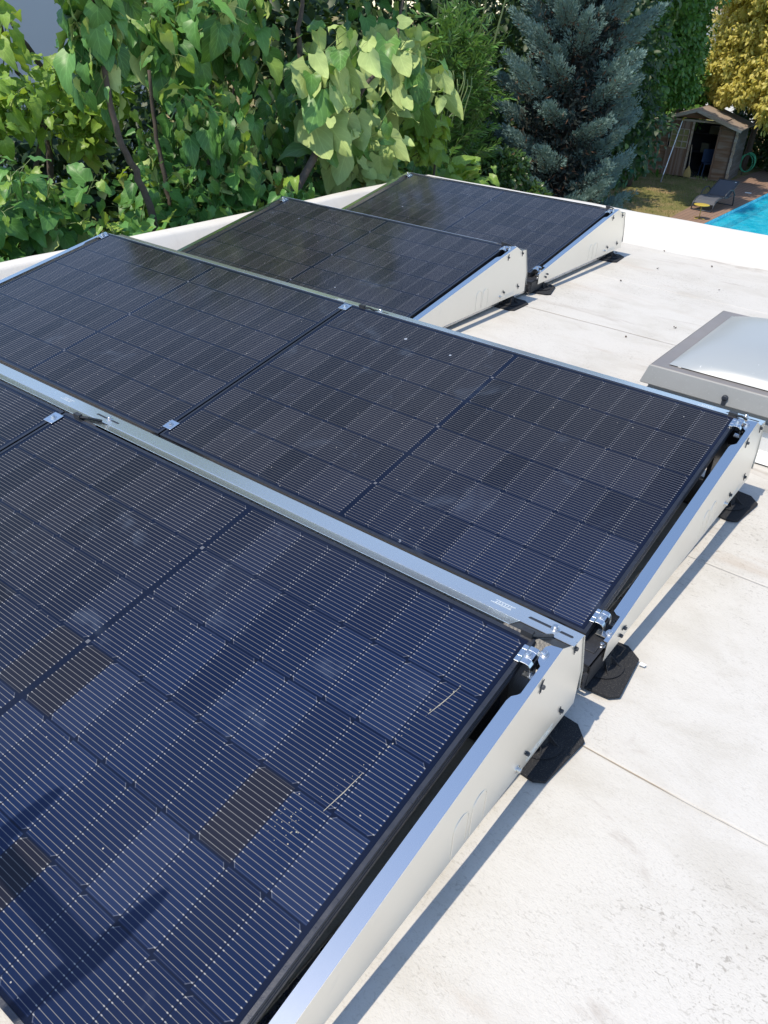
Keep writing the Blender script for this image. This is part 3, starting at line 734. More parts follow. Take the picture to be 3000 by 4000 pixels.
# debris
db = [(.46, 1.77), (-.02, 2.0), (.62, 1.83), (.75, 2.60), (.9, 2.95), (.28, 3.62), (.35, 4.1), (.62, 4.45), (-.05, 4.3), (.85, 3.9), (1.02, 2.35), (.2, 4.62)]
def leafbit():
    b = MB(); n = 7; L = .018
    pts = [Vector((L*(k/(n-1)-.5), 0, .002+.004*math.sin(k*1.1))) for k in range(n)]; vs = []
    for k, p in enumerate(pts): w = .006*math.sin(PI*(k+.4)/(n-.2)); vs += [p+Vector((0, -w, .003*(k % 2))), p+Vector((0, 0, .0005)), p+Vector((0, w, .003))]
    b.add(vs, [(k*3+q, k*3+3+q, k*3+4+q, k*3+1+q) for k in range(n-1) for q in (0, 1)]); return b
lb = leafbit().build('dry_leaf_bit', M['debris']); sol = lb.modifiers.new('thick', 'SOLIDIFY'); sol.thickness = .0012
where = ['beside the third side plate shadow', 'near the front bracket of the farthest row', 'halfway between the third side plate and the skylight', 'left of the skylight rear corner', 'behind the skylight rear corner', 'on the brown stain behind the farthest row', 'on the roof short of the rear parapet', 'at the foot of the rear parapet', 'near the tip of the farthest side plate shadow', 'at the right border behind the skylight', 'on the roof just left of the skylight frame', 'at the rear parapet, nearest its foot']
pt = hp = None
for i, (x, y) in enumerate(db):
    o = lb if i == 0 else lb.copy()
    if i: C.objects.link(o)
    o.location = (x, y, RZ+.001); o.rotation_euler = (0, 0, i*1.7); s_ = 1.6 if i == 0 else random.uniform(.6, 1.1); o.scale = (s_,)*3
    tag(o, 'small dry leaf bit '+where[i], 'leaf bit', 'dry leaf bits on the white roof')
b = MB(); b.prism([(0, 0), (.016, .002), (.018, .012), (.002, .013)], (0, 0, 0), (1,0,0), (0,1,0), (0,0,.003)); o = b.build('plastic_chip', M['paper']); o.location = (1.845, .115, RZ+.001); tag(o, 'white plastic chip on the roof beside the front of the second side plate', 'plastic chip')

# antenna behind the viewpoint: only its shadow reaches the picture
def to_sun(p, h): return Vector(p)-SUN*h
hA = 1.0
J = [to_sun(q, hA) for q in (slope_point(1, 1.100, .150), slope_point(1, 1.445, .128))]
T1a, T1b = to_sun(slope_point(1, 1.128, .300), hA), to_sun(slope_point(1, 1.075, -.02), hA)
T2a, T2b = to_sun(slope_point(1, 1.457, .288), hA), to_sun(slope_point(1, 1.385, -.03), hA)
base = Vector((J[0].x-.62, J[0].y+.03, RZ))
ant = thing('tv_antenna', 'television antenna on a mast, casting its shadow on the nearest panel', 'antenna', base)
def rel(p): return p-base
top = Vector((0, 0, J[0].z-RZ+.25))
b = MB(); b.tube([(0,0,0), top], .018, 10); b.build('mast', M['antenna'], ant, smooth=True)
b = MB(); b.tube([Vector((-.25, 0, top.z-.25)), rel(J[0]), rel(J[1])], .025, 10); b.build('boom', M['antenna'], ant, smooth=True)
for a, c in ((T1a, T1b), (T2a, T2b)):
    b = MB(); a, c = rel(a), rel(c); m1 = a.lerp(c, .5)+Vector((.012, 0, 0))
    b.tube([a, a.lerp(m1, .15), a.lerp(m1, .6), m1, m1.lerp(c, .5), c], [.006, .014, .020, .023, .021, .014], 10); b.build('element', M['antenna'], ant, smooth=True)
b = MB(); b.box((-.14, -.14, 0), (.14, .14, .012)); b.build('base_plate', M['alu'], ant)
# ------------------------------------------------------------------ leaves in bulk (numpy)
def norm(a): return a/np.maximum(np.linalg.norm(a, axis=-1, keepdims=True), 1e-9)
def np_mesh(name, V, F, mat, parent, rnd=None, uv=None, smooth=True):
    me = bpy.data.meshes.new(name); nv, nf, k = len(V), len(F), F.shape[1]
    me.vertices.add(nv); me.vertices.foreach_set('co', np.ascontiguousarray(V, dtype=np.float32).ravel())
    me.loops.add(nf*k); me.loops.foreach_set('vertex_index', np.ascontiguousarray(F, dtype=np.int32).ravel())
    me.polygons.add(nf); me.polygons.foreach_set('loop_start', np.arange(0, nf*k, k, dtype=np.int32))
    if uv is not None:
        l = me.uv_layers.new(name='UVMap'); l.data.foreach_set('uv', np.ascontiguousarray(uv[F.ravel()], dtype=np.float32).ravel())
    if rnd is not None:
        a = me.attributes.new('rnd', 'FLOAT', 'POINT'); a.data.foreach_set('value', np.ascontiguousarray(rnd, dtype=np.float32))
    me.update(calc_edges=True)
    me.polygons.foreach_set('use_smooth', np.full(nf, smooth))
    me.materials.append(mat); o = bpy.data.objects.new(name, me); C.objects.link(o); o.parent = parent; return o
def template(kind):
    if kind == 'heart': nx, ny = 4, 7
    elif kind == 'oval': nx, ny = 2, 4
    elif kind == 'lance': nx, ny = 2, 3
    else: nx, ny = 1, 2
    ts = np.linspace(0, 1, ny+1); xs = np.linspace(-1, 1, nx+1); V = []; UV = []
    for t in ts:
        if kind == 'heart': w = .50*(1-t)**.72*(1-(1-t)**7*.55)+.004
        elif kind == 'oval': w = .26*math.sin(PI*min(1, max(0, t*.96+.03)))**.8+.003
        elif kind == 'lance': w = .085*math.sin(PI*min(1, t*.93+.05))**.8+.002
        else: w = .22*math.sin(PI*min(1, t*.95+.03))+.004
        for x in xs:
            y = t-(.16*abs(x)**1.5*math.exp(-t*6) if kind == 'heart' else 0)
            V.append((x*w, y, abs(x)*w)); UV.append((x, t))
    F = [(j*(nx+1)+i, j*(nx+1)+i+1, (j+1)*(nx+1)+i+1, (j+1)*(nx+1)+i) for j in range(ny) for i in range(nx)]
    return np.array(V), np.array(UV), np.array(F)
TPL = {k: template(k) for k in ('heart', 'oval', 'lance', 'scale')}
def leaves(name, kind, P, T, Nn, size, mat, parent, fold=.25, droop=.25, wave=.03, org=None, width=1.0, rnd=None):
    V0, UV, F = TPL[kind]; n = len(P); K = len(V0)
    T = norm(T); B = norm(np.cross(T, Nn)); Nn = np.cross(B, T)
    size = np.broadcast_to(np.asarray(size, float), (n,))
    fd = (fold+.25*RNG.standard_normal(n)*abs(fold))[:, None]; dr = (droop*(1+.7*RNG.standard_normal(n)))[:, None]
    wr = RNG.uniform(.78, 1.15, n)[:, None]; x = V0[None, :, 0]*width*wr; y = V0[None, :, 1]; lb = (RNG.random(n)**2*.22)[:, None]*(1.0 if kind == 'heart' else 0)
    x = x*(1+lb*np.exp(-((y-.20)/.10)**2)-.75*lb*np.exp(-((y-.48)/.12)**2)); cu = (RNG.standard_normal(n)*.55)[:, None]*(1.0 if kind == 'heart' else 0); az = V0[None, :, 2]*width
    tw = (RNG.standard_normal(n)*.5)[:, None]
    ph = RNG.random(n)[:, None]*6.3
    z = fd*az+cu*x*x-dr*y**2+tw*x*y*.8+wave*np.sin(y*13+ph+np.sign(x)*1.3)*np.abs(UV[None, :, 0])**2
    yy = y-.35*np.abs(dr)*y**3*.5
    W = P[:, None, :]+size[:, None, None]*(x[..., None]*B[:, None, :]+yy[..., None]*T[:, None, :]+z[..., None]*Nn[:, None, :])
    W = W.reshape(-1, 3)
    if org is not None: W = W-np.asarray(org)
    FF = (F[None]+(np.arange(n)*K)[:, None, None]).reshape(-1, 4)
    r = RNG.random(n) if rnd is None else rnd
    return np_mesh(name, W, FF, mat, parent, np.repeat(r, K), np.tile(UV, (n, 1)))
def ell(n, c, r, shell=.5, cut=None):
    d = norm(RNG.standard_normal((n, 3))); rad = (shell+(1-shell)*RNG.random(n))[:, None]
    return np.asarray(c)+d*rad*np.asarray(r), d
def lump(P, f=1.3, ph=0):  # cheap 3-D noise in -1..1 for clumps and gaps
    return (np.sin(P[:,0]*f*1.7+1.1+ph)+np.sin(P[:,1]*f*1.3+P[:,2]*f*.9+2+ph)+np.sin(P[:,2]*f*2.1-P[:,0]*f*.8+ph*2))/3
def wander(a, b, n, amp):
    a, b = Vector(a), Vector(b); L = (b-a).length; out = []
    for i in range(n+1):
        f = i/n; s = math.sin(PI*f)*amp*L
        out.append(a.lerp(b, f)+Vector((random.uniform(-s, s), random.uniform(-s, s), random.uniform(-s, s)*.4)))
    return out

def shoots_tree(name, label, cat, org, stems, clouds, matkeys, per=8, pet=.09, group=None, pods=()):
    """stems: list of (path, r0, r1); clouds: (centre, radii, n shoots, leaf size lo, hi, material key, hang)"""
    t = thing(name, label, cat, org, group=group); O = np.array(org)
    for pth, r0, r1 in stems:
        b = MB(); k = len(pth); pts = [Vector(p)-Vector(org) for p in pth]
        fine = []
        for i in range(k-1):
            for q in range(4): fine.append(pts[i].lerp(pts[i+1], q/4)+Vector((random.gauss(0, .008), random.gauss(0, .008), 0)))
        fine.append(pts[-1]); n = len(fine)
        b.tube(fine, [r0+(r1-r0)*i/(n-1) for i in range(n)], 7); b.build('trunk' if r0 > .03 else 'branch', M['bark'], t, smooth='all')
    tw = MB(); acc = {}
    cen = np.mean([c[0] for c in clouds], axis=0)
    for c, rad, ns, lo, hi, mk, hang in clouds:
        P, d = ell(ns, c, rad, .35)
        for i in range(ns):
            dirn = norm(d[i]*np.array([1, 1, .5])+np.array([.25, -.2, .75])+RNG.normal(0, .25, 3)); L = RNG.uniform(.18, .40)*(.6+hi*2)
            tip = P[i]; base = tip-dirn*L
            tw.tube([Vector(base-O), Vector((base+tip)/2-O+RNG.normal(0, .01, 3)), Vector(tip-O)], [.006, .0045, .003], 4, cap=False)
            a0 = RNG.random()*6.3
            e1 = norm(np.cross(dirn, [0.3, .2, 1.0])); e2 = np.cross(dirn, e1)
            for k in range(per):
                f = (k+.6)/per; an = a0+k*2.4; side = math.cos(an)*e1+math.sin(an)*e2
                pdir = norm(side+dirn*.5+np.array([0, 0, .25])); pl = pet*RNG.uniform(.6, 1.5)*(hi/.2)
                pb = base+dirn*L*f; pe = pb+pdir*pl
                if k % 2 == 0: tw.tube([Vector(pb-O), Vector(pb+pdir*pl*.5+np.array([0, 0, .008])-O), Vector(pe-O)], .0022, 3, cap=False)
                T = norm(side*(1.15-hang)+np.array([0, 0, -1.0])*(hang+.1)+RNG.normal(0, .30, 3))
                Nn = norm(np.array([.30, -.45, .9])*(1-.3*hang)+side*(.2+.6*hang)+RNG.normal(0, .42, 3))
                if mk == 'leaf_pale' and RNG.random() < .6: Nn = norm(np.array([-.55, .75, .1])+RNG.normal(0, .3, 3)); T = norm(np.array([.5, .1, -.8])+RNG.normal(0, .45, 3))
                sz = RNG.uniform(lo*.75, hi)*(1.05-.55*f if f > .55 else 1)
                key = mk if not (mk == 'leaf_cat' and f > .8 and RNG.random() < .6) else 'leaf_young_backlit'
                acc.setdefault(key, []).append((pe, T, Nn, sz))
    tw.build('twig', M['stemgreen'], t)
    for key, L in acc.items():
        leaves('foliage', 'heart', np.array([l[0] for l in L]), np.array([l[1] for l in L]), np.array([l[2] for l in L]), np.array([l[3] for l in L]), M[key], t, .25, .34, .06, O)
    for (x, y, z, L) in pods:
        b = MB(); p0 = Vector((x, y, z))-Vector(org); pts = [p0+Vector((.02*math.sin(k*.7+x*9), .02*math.cos(k*.5+y*7), -L*k/6)) for k in range(7)]
        b.tube(pts, [.003, .0055, .006, .006, .0055, .005, .002], 5); b.build('seed_pod', M['pod'], t, smooth='all')
    return t

def leafy_crown(t, org, blobs, kind, size, mk, n, hang=.3, droop=.2, part='crown', gaps=.25, fold=.2, width=1.0, lf=1.3, out=.8, rough=1.0):
    Ps, Ds = [], []; vol = np.array([b[1][0]*b[1][1]*b[1][2] for b in blobs])**(2/3); vol = vol/vol.sum()
    for (c, r), w in zip(blobs, vol):
        P, d = ell(int(n*w*1.6), c, r, .62); P = np.asarray(c)+(P-np.asarray(c))*(1+rough*(.20*lump(d*np.asarray(r), 3.4*lf/1.3, c[1])[:, None]+.09*lump(d*np.asarray(r), 9, c[0])[:, None]+.05*lump(d*np.asarray(r), 19, c[2])[:, None])); k = lump(P, lf, c[0]) > -1+gaps*2*RNG.random(len(P)); Ps.append(P[k]); Ds.append(d[k])
    P = np.concatenate(Ps); D = np.concatenate(Ds); m = len(P)
    # clumps: pull leaves towards random twig ends
    T = norm(D*.7+np.array([0, 0, -1.0])*hang+RNG.normal(0, .55, (m, 3)))
    Nn = norm(D*out+np.array([-.1, -.35, .75])+RNG.normal(0, .4, (m, 3)))
    leaves(part, kind, P, T, Nn, RNG.uniform(size*.7, size*1.25, m), M[mk], t, fold, droop, .02, org, width)
# ------------------------------------------------------------------ setting
PX0, PX1, PY0, PY1 = -4.62, 1.2, 16.0, 34.5       # pool
b = MB(); F = 500
for (x0, y0, x1, y1) in ((-F, -F, PX0, F), (PX1, -F, F, F), (PX0, -F, PX1, PY0), (PX0, PY1, PX1, F)): b.add([(x0,y0,GZ), (x1,y0,GZ), (x1,y1,GZ), (x0,y1,GZ)], [(0,1,2,3)])
tag(b.build('ground', M['ground']), kind='structure')
b = MB(); b.prism([(PX0-.002, 14), (PX0-.002, 37), (-5.6, 37), (-6.2, 32.6), (-6.25, 30.1), (-5.72, 24.3), (-5.60, 22.5), (-5.2, 18), (-5.1, 14)], (0,0,GZ), (1,0,0), (0,1,0), (0,0,.03))
tag(b.build('deck', M['deck']), kind='structure')
b = MB(); lx = PX0+.30
b.add([(PX0,PY0,GZ+.028), (PX0,PY1,GZ+.028), (PX0,PY0,GZ-.11), (PX0,PY1,GZ-.11), (lx,PY0,GZ-.11), (lx,PY1,GZ-.11), (lx,PY0,GZ-.27), (lx,PY1,GZ-.27), (PX1,PY0,GZ-.27), (PX1,PY1,GZ-.27), (PX1,PY0,GZ), (PX1,PY1,GZ)],
      [(0,1,3,2), (2,3,5,4), (4,5,7,6), (6,7,9,8), (8,9,11,10), (1,11,9,7,5,3), (0,2,4,6,8,10)])
tag(b.build('pool_basin', M['liner']), kind='structure')
b = MB(); b.add([(PX0+.001,PY0,GZ-.06), (PX1,PY0,GZ-.06), (PX1,PY1,GZ-.06), (PX0+.001,PY1,GZ-.06)], [(0,1,2,3)]); tag(b.build('pool_water', M['water']), kind='structure')
M['grass'] = leaf_mat('grass_blade', (.10, .15, .025), (.30, .27, .10), (.16, .18, .06), .2, .6, 0, (.25, .3, .06), dead=(.34, .24, .13))
n = 16000; gx = RNG.uniform(-12, -5.5, n); gy = RNG.uniform(19, 31, n)
edge = -5.6-np.maximum(0, gy-22.5)*.09
k = gx < edge-.05; gx, gy = gx[k], gy[k]; n = len(gx)
P = np.stack([gx, gy, np.full(n, GZ-.005)], 1)
tall = np.where((np.abs((gx+7.76)*-.105+(gy-29.526)*.995+.14) < .22) & (lump(P, 3.1) > -.1), 1.9, 1.0)
g = leaves('grass', 'scale', P, np.stack([RNG.normal(0,.5,n), RNG.normal(0,.5,n), np.ones(n)], 1), RNG.normal(0,1,(n,3)), RNG.uniform(.04,.09,n)*tall, M['grass'], None, width=.35)
tag(g, kind='stuff')

# ------------------------------------------------------------------ shed
SA = (-7.76, 29.526, GZ); SROT = (0, 0, math.radians(6))
shed = thing('garden_shed', 'weathered wooden garden shed with an open doorway and a gabled roof', 'shed', SA, SROT)
def sw(p):  # shed local -> world
    return Vector(SA)+Matrix.Rotation(SROT[2], 3, 'Z') @ Vector(p)
W2, DEP, EAVE, PEAK = 1.46, 2.0, 1.70, 2.17
def roofz(x): return PEAK-abs(x)*(PEAK-EAVE)/W2
b = MB(); bh = .125
def boards_x(b, x0, x1, z0, z1, y=0):
    z = z0; i = 0
    while z < z1-.01:
        h = min(bh, z1-z); d = .012*math.sin(i*2.3)*.3
        b.add([(x0, y-.022+d, z), (x1, y-.022-d, z), (x1, y-.004, z+h), (x0, y-.004, z+h), (x0, y+.02, z), (x1, y+.02, z), (x1, y+.02, z+h), (x0, y+.02, z+h)], [(0,1,2,3), (4,7,6,5), (0,4,5,1), (3,2,6,7), (0,3,7,4), (1,5,6,2)])
        z += bh; i += 1
boards_x(b, -W2+.06, -.865, .02, 1.66); b.build('front_wall', M['wood'], shed)
b = MB(); boards_x(b, .885, W2-.075, .02, 1.66); b.build('front_wall', M['wood'], shed)
b = MB(); z = 1.66+.001; i = 0
while z < PEAK-.04:
    x1 = W2*(PEAK-z-bh*.5)/(PEAK-EAVE); x1 = min(x1, W2-.04)
    if z < 1.80:
        for s in (-1, 1): xa, xb = sorted((s*.885, s*x1)); boards_x(b, xa, xb, z, z+min(bh, 1.87-z) if False else z+bh)
    else: boards_x(b, -x1, x1, max(z, 1.872), z+bh)
    z += bh; i += 1
b.build('gable', M['wood_red'], shed)
def boards_y(b, x, y0, y1, z0, z1, s):
    z = z0
    while z < z1-.01:
        h = min(bh, z1-z)
        b.add([(x+s*.022, y0, z), (x+s*.022, y1, z), (x+s*.004, y1, z+h), (x+s*.004, y0, z+h), (x-s*.02, y0, z), (x-s*.02, y1, z), (x-s*.02, y1, z+h), (x-s*.02, y0, z+h)], [(0,1,2,3), (4,7,6,5), (0,4,5,1), (3,2,6,7), (0,3,7,4), (1,5,6,2)])
        z += bh
b = MB(); boards_y(b, W2-.02, .02, DEP, .02, 1.69, 1); b.build('side_wall', M['wood_side'], shed)
b = MB(); boards_y(b, -W2+.02, .02, DEP, .02, 1.69, -1); b.build('side_wall', M['wood_side'], shed)
b = MB(); b.box((-W2+.03, DEP-.03, .0), (W2-.03, DEP, 1.7)); b.box((-W2+.05, .03, -.01), (W2-.05, DEP-.04, .03)); b.build('back_wall', M['dark'], shed)
b = MB()
for i in range(13):
    z = .02+i*bh; b.box((W2-.07+.006*(i % 2), -.05, z+.004), (W2+.015+.012*math.sin(i*1.9), .012, z+bh-.006))
b.build('corner_boards', M['wood_trim'], shed)
b = MB(); b.box((W2-.105, -.045, .0), (W2-.072, -.002, 1.66)); b.build('corner_post', M['bark_d'], shed)
sl = math.atan2(PEAK-EAVE, W2); RL = math.hypot(W2+.14, (W2+.14)*math.tan(sl))
for s in (-1, 1):
    Rm = Matrix.Translation((0, 0, PEAK+.035)) @ Matrix.Rotation(s*sl, 4, 'Y')
    b = MB(); b.box((min(0, s*RL), -.28, 0), (max(0, s*RL), DEP+.15, .035), Rm); b.build('roof', M['felt'], shed)
    b = MB(); b.box((min(0, s*(RL-.004)), -.315, -.075), (max(0, s*(RL-.004)), -.283, .030), Rm); b.build('fascia', M['wood_trim'], shed)
    b = MB(); b.box((s*(RL*.62)-.012, -.1, .0355), (s*(RL*.62)+.012, .75, .055), Rm); b.build('batten', M['bark_d'], shed)
fr = MB(); fr.box((.825, -.05, .0), (.882, .03, 1.805)); fr.build('door_jamb', M['wood_v'], shed)
fr = MB(); fr.box((-.862, -.05, .0), (-.825, .03, 1.805)); fr.build('door_jamb', M['wood_v'], shed)
fr = MB(); fr.box((-.865, -.055, 1.806), (.885, .025, 1.868)); fr.build('lintel', M['wood_trim'], shed)
fr = MB(); fr.box((-.02, -.06, .0), (.824, .02, .035)); fr.build('threshold', M['wood_trim'], shed)
dr = MB()
for i in range(7):
    x0 = -.822+i*.114; x1 = x0+.111; y = -.03-.004*(i % 2)
    if x1 < -.75 or x0 > -.16: dr.box((x0, y, .03), (x1, -.006, 1.80))
    else: dr.box((x0, y, .03), (x1, -.006, .93)); dr.box((x0, y, 1.56), (x1, -.006, 1.80))
door = dr.build('door', M['wood_v'], shed)
m_ = MB(); m_.box((-.095, -.055, .03), (-.025, -.0345, 1.80)); m_.build('door_stile', M['wood_trim'], door)
m_ = MB(); m_.box((-.815, -.05, .26), (-.70, -.0345, .30)); m_.box((-.815, -.05, 1.66), (-.66, -.0345, 1.70)); m_.build('hinge', M['oxid'], door)
p_ = MB(); p_.box((-.76, -.022, .93), (-.15, -.016, 1.56)); p_.build('window_pane', M['pane'], door)
m_ = MB()
for z in (.93, 1.13, 1.33, 1.53): m_.box((-.775, -.056, z), (-.14, -.023, z+.032))
for x in (-.765, -.555, -.355, -.17): m_.box((x, -.052, .962), (x+.026, -.0235, 1.53))
m_.build('window_bar', M['wood_trim'], door)
# things inside and around the shed
t = thing('carton', 'faded carton high on a shelf in the dark shed doorway', 'box', sw((.45, 1.2, 1.36)), SROT)
b = MB(); b.box((-.16, -.12, 0), (.16, .12, .24)); b.box((-.01, -.122, .0), (.01, -.1201, .24)); b.build('body', M['box'], t); b = MB(); b.box((-.162, -.122, .2401), (.162, .122, .252)); b.build('lid', M['box'], t)
t = thing('shelf', 'dark shelf inside the shed under a faded carton', 'shelf', sw((.3, 1.3, 0)), SROT)
b = MB(); b.box((-.7, -.2, 1.33), (.5, .3, 1.358)); b.box((-.7, -.2, .7), (.5, .3, .728)); b.build('board', M['dark'], t); b = MB(); b.box((-.7, .26, .03), (-.66, .3, 1.33)); b.box((.46, .26, .03), (.5, .3, 1.33)); b.build('upright', M['dark'], t)
t = thing('plastic_crate', 'pale carton at mid height in the dark shed doorway', 'box', sw((.25, 1.2, .729)), SROT)
b = MB(); b.box((-.13, -.1, 0), (.13, .1, .30)); b.build('body', M['box'], t); b = MB(); b.box((-.132, -.102, .3005), (.132, .102, .31)); b.build('lid', M['box'], t)
t = thing('garden_chair', 'dim blue plastic chair inside the shed doorway', 'chair', sw((.60, .6, .03)), (0, 0, SROT[2]+.5))
b = MB(); b.box((-.2, -.2, .42), (.2, .2, .45)); b.build('seat', M['blue'], t)
b = MB(); b.box((-.2, .18, .451), (.2, .21, .88)); b.build('backrest', M['blue'], t)
for x in (-.18, .18):
    for y in (-.18, .18): b = MB(); b.tube([(x, y, .42), (x*1.15, y*1.15, 0)], .018, 6); b.build('leg', M['blue'], t)
t = thing('broom', 'straw broom leaning in the shed doorway, bristles down', 'broom', sw((.10, -.10, .035)), (0, 0, SROT[2]))
b = MB(); b.tube([(0, 0, .34), (-.07, .04, 1.05)], .013, 6); b.build('handle', M['wood_trim'], t)
b = MB(); b.add([(x*wd, y*.035, z) for z, wd in ((0, .115), (.08, .125), (.22, .095), (.31, .04), (.36, .022)) for x, y in ((-1, -.6), (-.4, -1), (.4, -1), (1, -.6), (1, .6), (.4, 1), (-.4, 1), (-1, .6))],
             [(i*8+k, i*8+(k+1)%8, (i+1)*8+(k+1)%8, (i+1)*8+k) for i in range(4) for k in range(8)]+[tuple(range(8))[::-1], tuple(range(32, 40))]); b.build('bristles', M['straw'], t)
t = thing('telescopic_pole', 'long bright pole with a yellow tip leaning on the shed door', 'pole', (-7.959, 27.747, GZ))
tipw = sw((-.46, -.06, 1.875)); d = tipw-Vector((-7.959, 27.747, GZ))
b = MB(); b.tube([(0, 0, 0), d*.12], .020, 8); b.build('grip', M['oxid'], t, smooth=True)
b = MB(); b.tube([d*.12, d*.55], .019, 8).tube([d*.55, d*.97], .016, 8); b.build('shaft', M['pole'], t, smooth=True)
b = MB(); b.tube([d*.965, d, d+Vector((.05, 0, .04)), d+Vector((.11, 0, .03))], [.026, .03, .022, .012], 8); b.build('tip', M['yellow'], t, smooth=True)
hz_ = sw((1.56, 2.15, .45)); t = thing('garden_hose', 'green garden hose hanging in loose loops beside the shed', 'hose', hz_, SROT)
b = MB(); pts = []
for k in range(90):
    a = k/90*2*PI*4.5; r = .30+.06*math.sin(a*.37+k*.05); pts.append((r*.75*math.sin(a)+.10, -.05+.0018*k, -.02+r*1.25*math.cos(a)*.8+.05*math.sin(a*.5)))
b.tube(pts, .014, 6); b.build('loops', M['hose'], t, smooth='all')
b = MB(); b.box((-.02, .02, -.48), (.02, .06, .34)); b.tube([(0, .04, .32), (0, -.1, .34)], .012, 6); b.build('holder', M['bark_d'], t)

# lounger, table, paper on the deck
lz = GZ+.0305
t = thing('sun_lounger', 'dark grey sling sun lounger with its back raised, on the deck by the pool', 'sun lounger', (-5.26, 24.0, lz), (0, 0, -.06))
hw = .29
seat = [(.02, .20), (.15, .29), (.35, .345), (.6, .345), (.85, .315), (1.06, .30)]; back = [(1.07, .31), (1.30, .44), (1.78, .66)]
b = MB(); b.strip(seat, -hw, hw, .008); b.build('seat', M['sling'], t); b = MB(); b.strip(back, -hw, hw, .008); b.build('backrest', M['sling'], t)
for s in (-1, 1):
    x = s*(hw+.022)
    b = MB(); b.tube([(x, -.03, .02)]+[(x, y, z-.004) for y, z in seat]+[(x, y, z) for y, z in back], .019, 8); b.build('side_rail', M['lframe'], t, smooth='all')
    xa = s*(hw+.075)
    b = MB(); b.tube([(xa, .62, .33), (xa, .74, .45), (xa, .95, .525), (xa, 1.2, .50), (xa, 1.42, .36), (xa, 1.52, .02)], .018, 8); b.build('armrest', M['lframe'], t, smooth='all')
    b = MB(); b.tube([(x, .62, .34), (xa, .62, .33)], .012, 6).tube([(x, 1.05, .30), (xa, 1.44, .33)], .012, 6); b.build('bracket', M['lframe'], t, smooth='all')
for e_, y_, z_, r_ in ((.02, -.03, .02, .017), (.07, 1.52, .02, .014), (.02, 1.78, .66, .017)): b = MB(); b.tube([(-hw-e_, y_, z_), (hw+e_, y_, z_)], r_, 8); b.build('cross_bar', M['lframe'], t, smooth='all')
b = MB(); b.prism([(0, 0), (.05, 0), (.05, .035), (0, .035)], (hw-.10, 1.715, .632), (1,0,0), (0, .909, .417), (0, -.001, .0025)); b.build('care_tag', M['paper'], t)
t = thing('side_table', 'small round mustard yellow table in front of the sun lounger', 'table', (-4.95, 22.86, lz))
b = MB(); b.lathe([(.205, .368), (.215, .372), (.215, .384), (.205, .388)], seg=28); b.build('table_top', M['yellow'], t, smooth=True)
b = MB(); b.tube([(0, 0, .37), (.01, 0, .02)], .012, 8); b.build('stem', M['yellow'], t, smooth='all')
for a in (2.6, -.3, 4.4): b = MB(); b.tube([(.01, 0, .02), (.20*math.cos(a), .20*math.sin(a), .012)], .010, 6); b.build('foot', M['yellow'], t, smooth='all')
b = MB(); b.prism([(0, 0), (.20, .03), (.18, .15), (-.02, .12)], (0,0,0), (1,0,0), (0,1,0), (0,0,.006)); o = b.build('sheet_of_paper', M['paper']); o.location = (-5.2, 28.1, lz); tag(o, 'white sheet of paper lying on the brown deck by the pool', 'paper')

# ------------------------------------------------------------------ neighbours' buildings
t = thing('neighbour_building', 'plain building wall, blue grey for shade, showing through the leaves at the upper left', 'building', (-22, 6, GZ))
b = MB(); b.box((-3, -16, 0), (3, 9, 7.5)); b.build('wall', M['shade_wall'], t); b = MB(); b.box((-3.2, -16.2, 7.501), (3.2, 9.2, 7.7)); b.build('roof', M['felt'], t)
t = thing('white_house', 'white house glimpsed through the golden tree, under a tiled roof', 'house', (-8, 50, GZ))
b = MB(); b.box((-16, 0, 0), (16, 9, 5.1)); b.build('wall', M['white_wall'], t)
b = MB(); b.prism([(-.5, 5.12), (4.5, 7.3), (9.5, 5.12)], (-16.5, 0, 0), (0,1,0), (0,0,1), (33, 0, 0)); b.build('roof', M['rooftile'], t)
b = MB(); b.box((-16.5, -.64, 5.02), (16.5, -.502, 5.20)); b.build('gutter', M['pole'], t)
for x in (-9, -2, 5): b = MB(); b.box((x, -.03, 1.0), (x+1.2, -.002, 2.4)); w_ = b.build('window', M['dark'], t)

# ------------------------------------------------------------------ trees
def px(pts): return pts
shoots_tree('catalpa', 'broad leaved tree at the left border, sunlit yellow green leaves over a dark thicket', 'tree', (-4.3, 1.6, GZ),
    [([(-4.3,1.6,GZ), (-4.5,2.4,-1.0), (-4.6,2.67,.75), (-4.6,2.63,.86), (-4.6,2.48,1.09), (-4.6,2.39,1.28), (-4.6,2.3,1.6)], .034, .012), ([(-4.35,1.6,-1.5), (-4.4,2.45,.4), (-4.4,2.36,.72), (-4.4,2.29,.90), (-4.4,2.25,1.12), (-4.4,2.2,1.5)], .022, .010), ([(-4.3,1.6,-1.8), (-3.2,.95,-.6), (-2.9,.8,-.2)], .028, .010)],
    [((-3.55,1.55,-.10), (.85,.95,.55), 66, .14, .24, 'leaf_cat', .25), ((-3.05,.95,-.42), (.55,.60,.40), 50, .14, .23, 'leaf_cat', .3), ((-4.3,1.8,.62), (.8,.85,.30), 46, .13, .20, 'leaf_young_backlit', .1), ((-4.35,2.7,.62), (.55,.5,.42), 34, .13, .22, 'leaf_young_backlit', .1), ((-4.4,2.0,1.15), (.5,.5,.25), 12, .13, .22, 'leaf_young_backlit', .1), ((-3.2,1.9,-.65), (.6,.8,.45), 60, .11, .17, 'leaf_cat', .3), ((-4.2,1.2,-.6), (.6,.9,.9), 50, .13, .19, 'leaf_cat', .3)], None)  # upper clouds get their backlit glow from the lime leaf colour
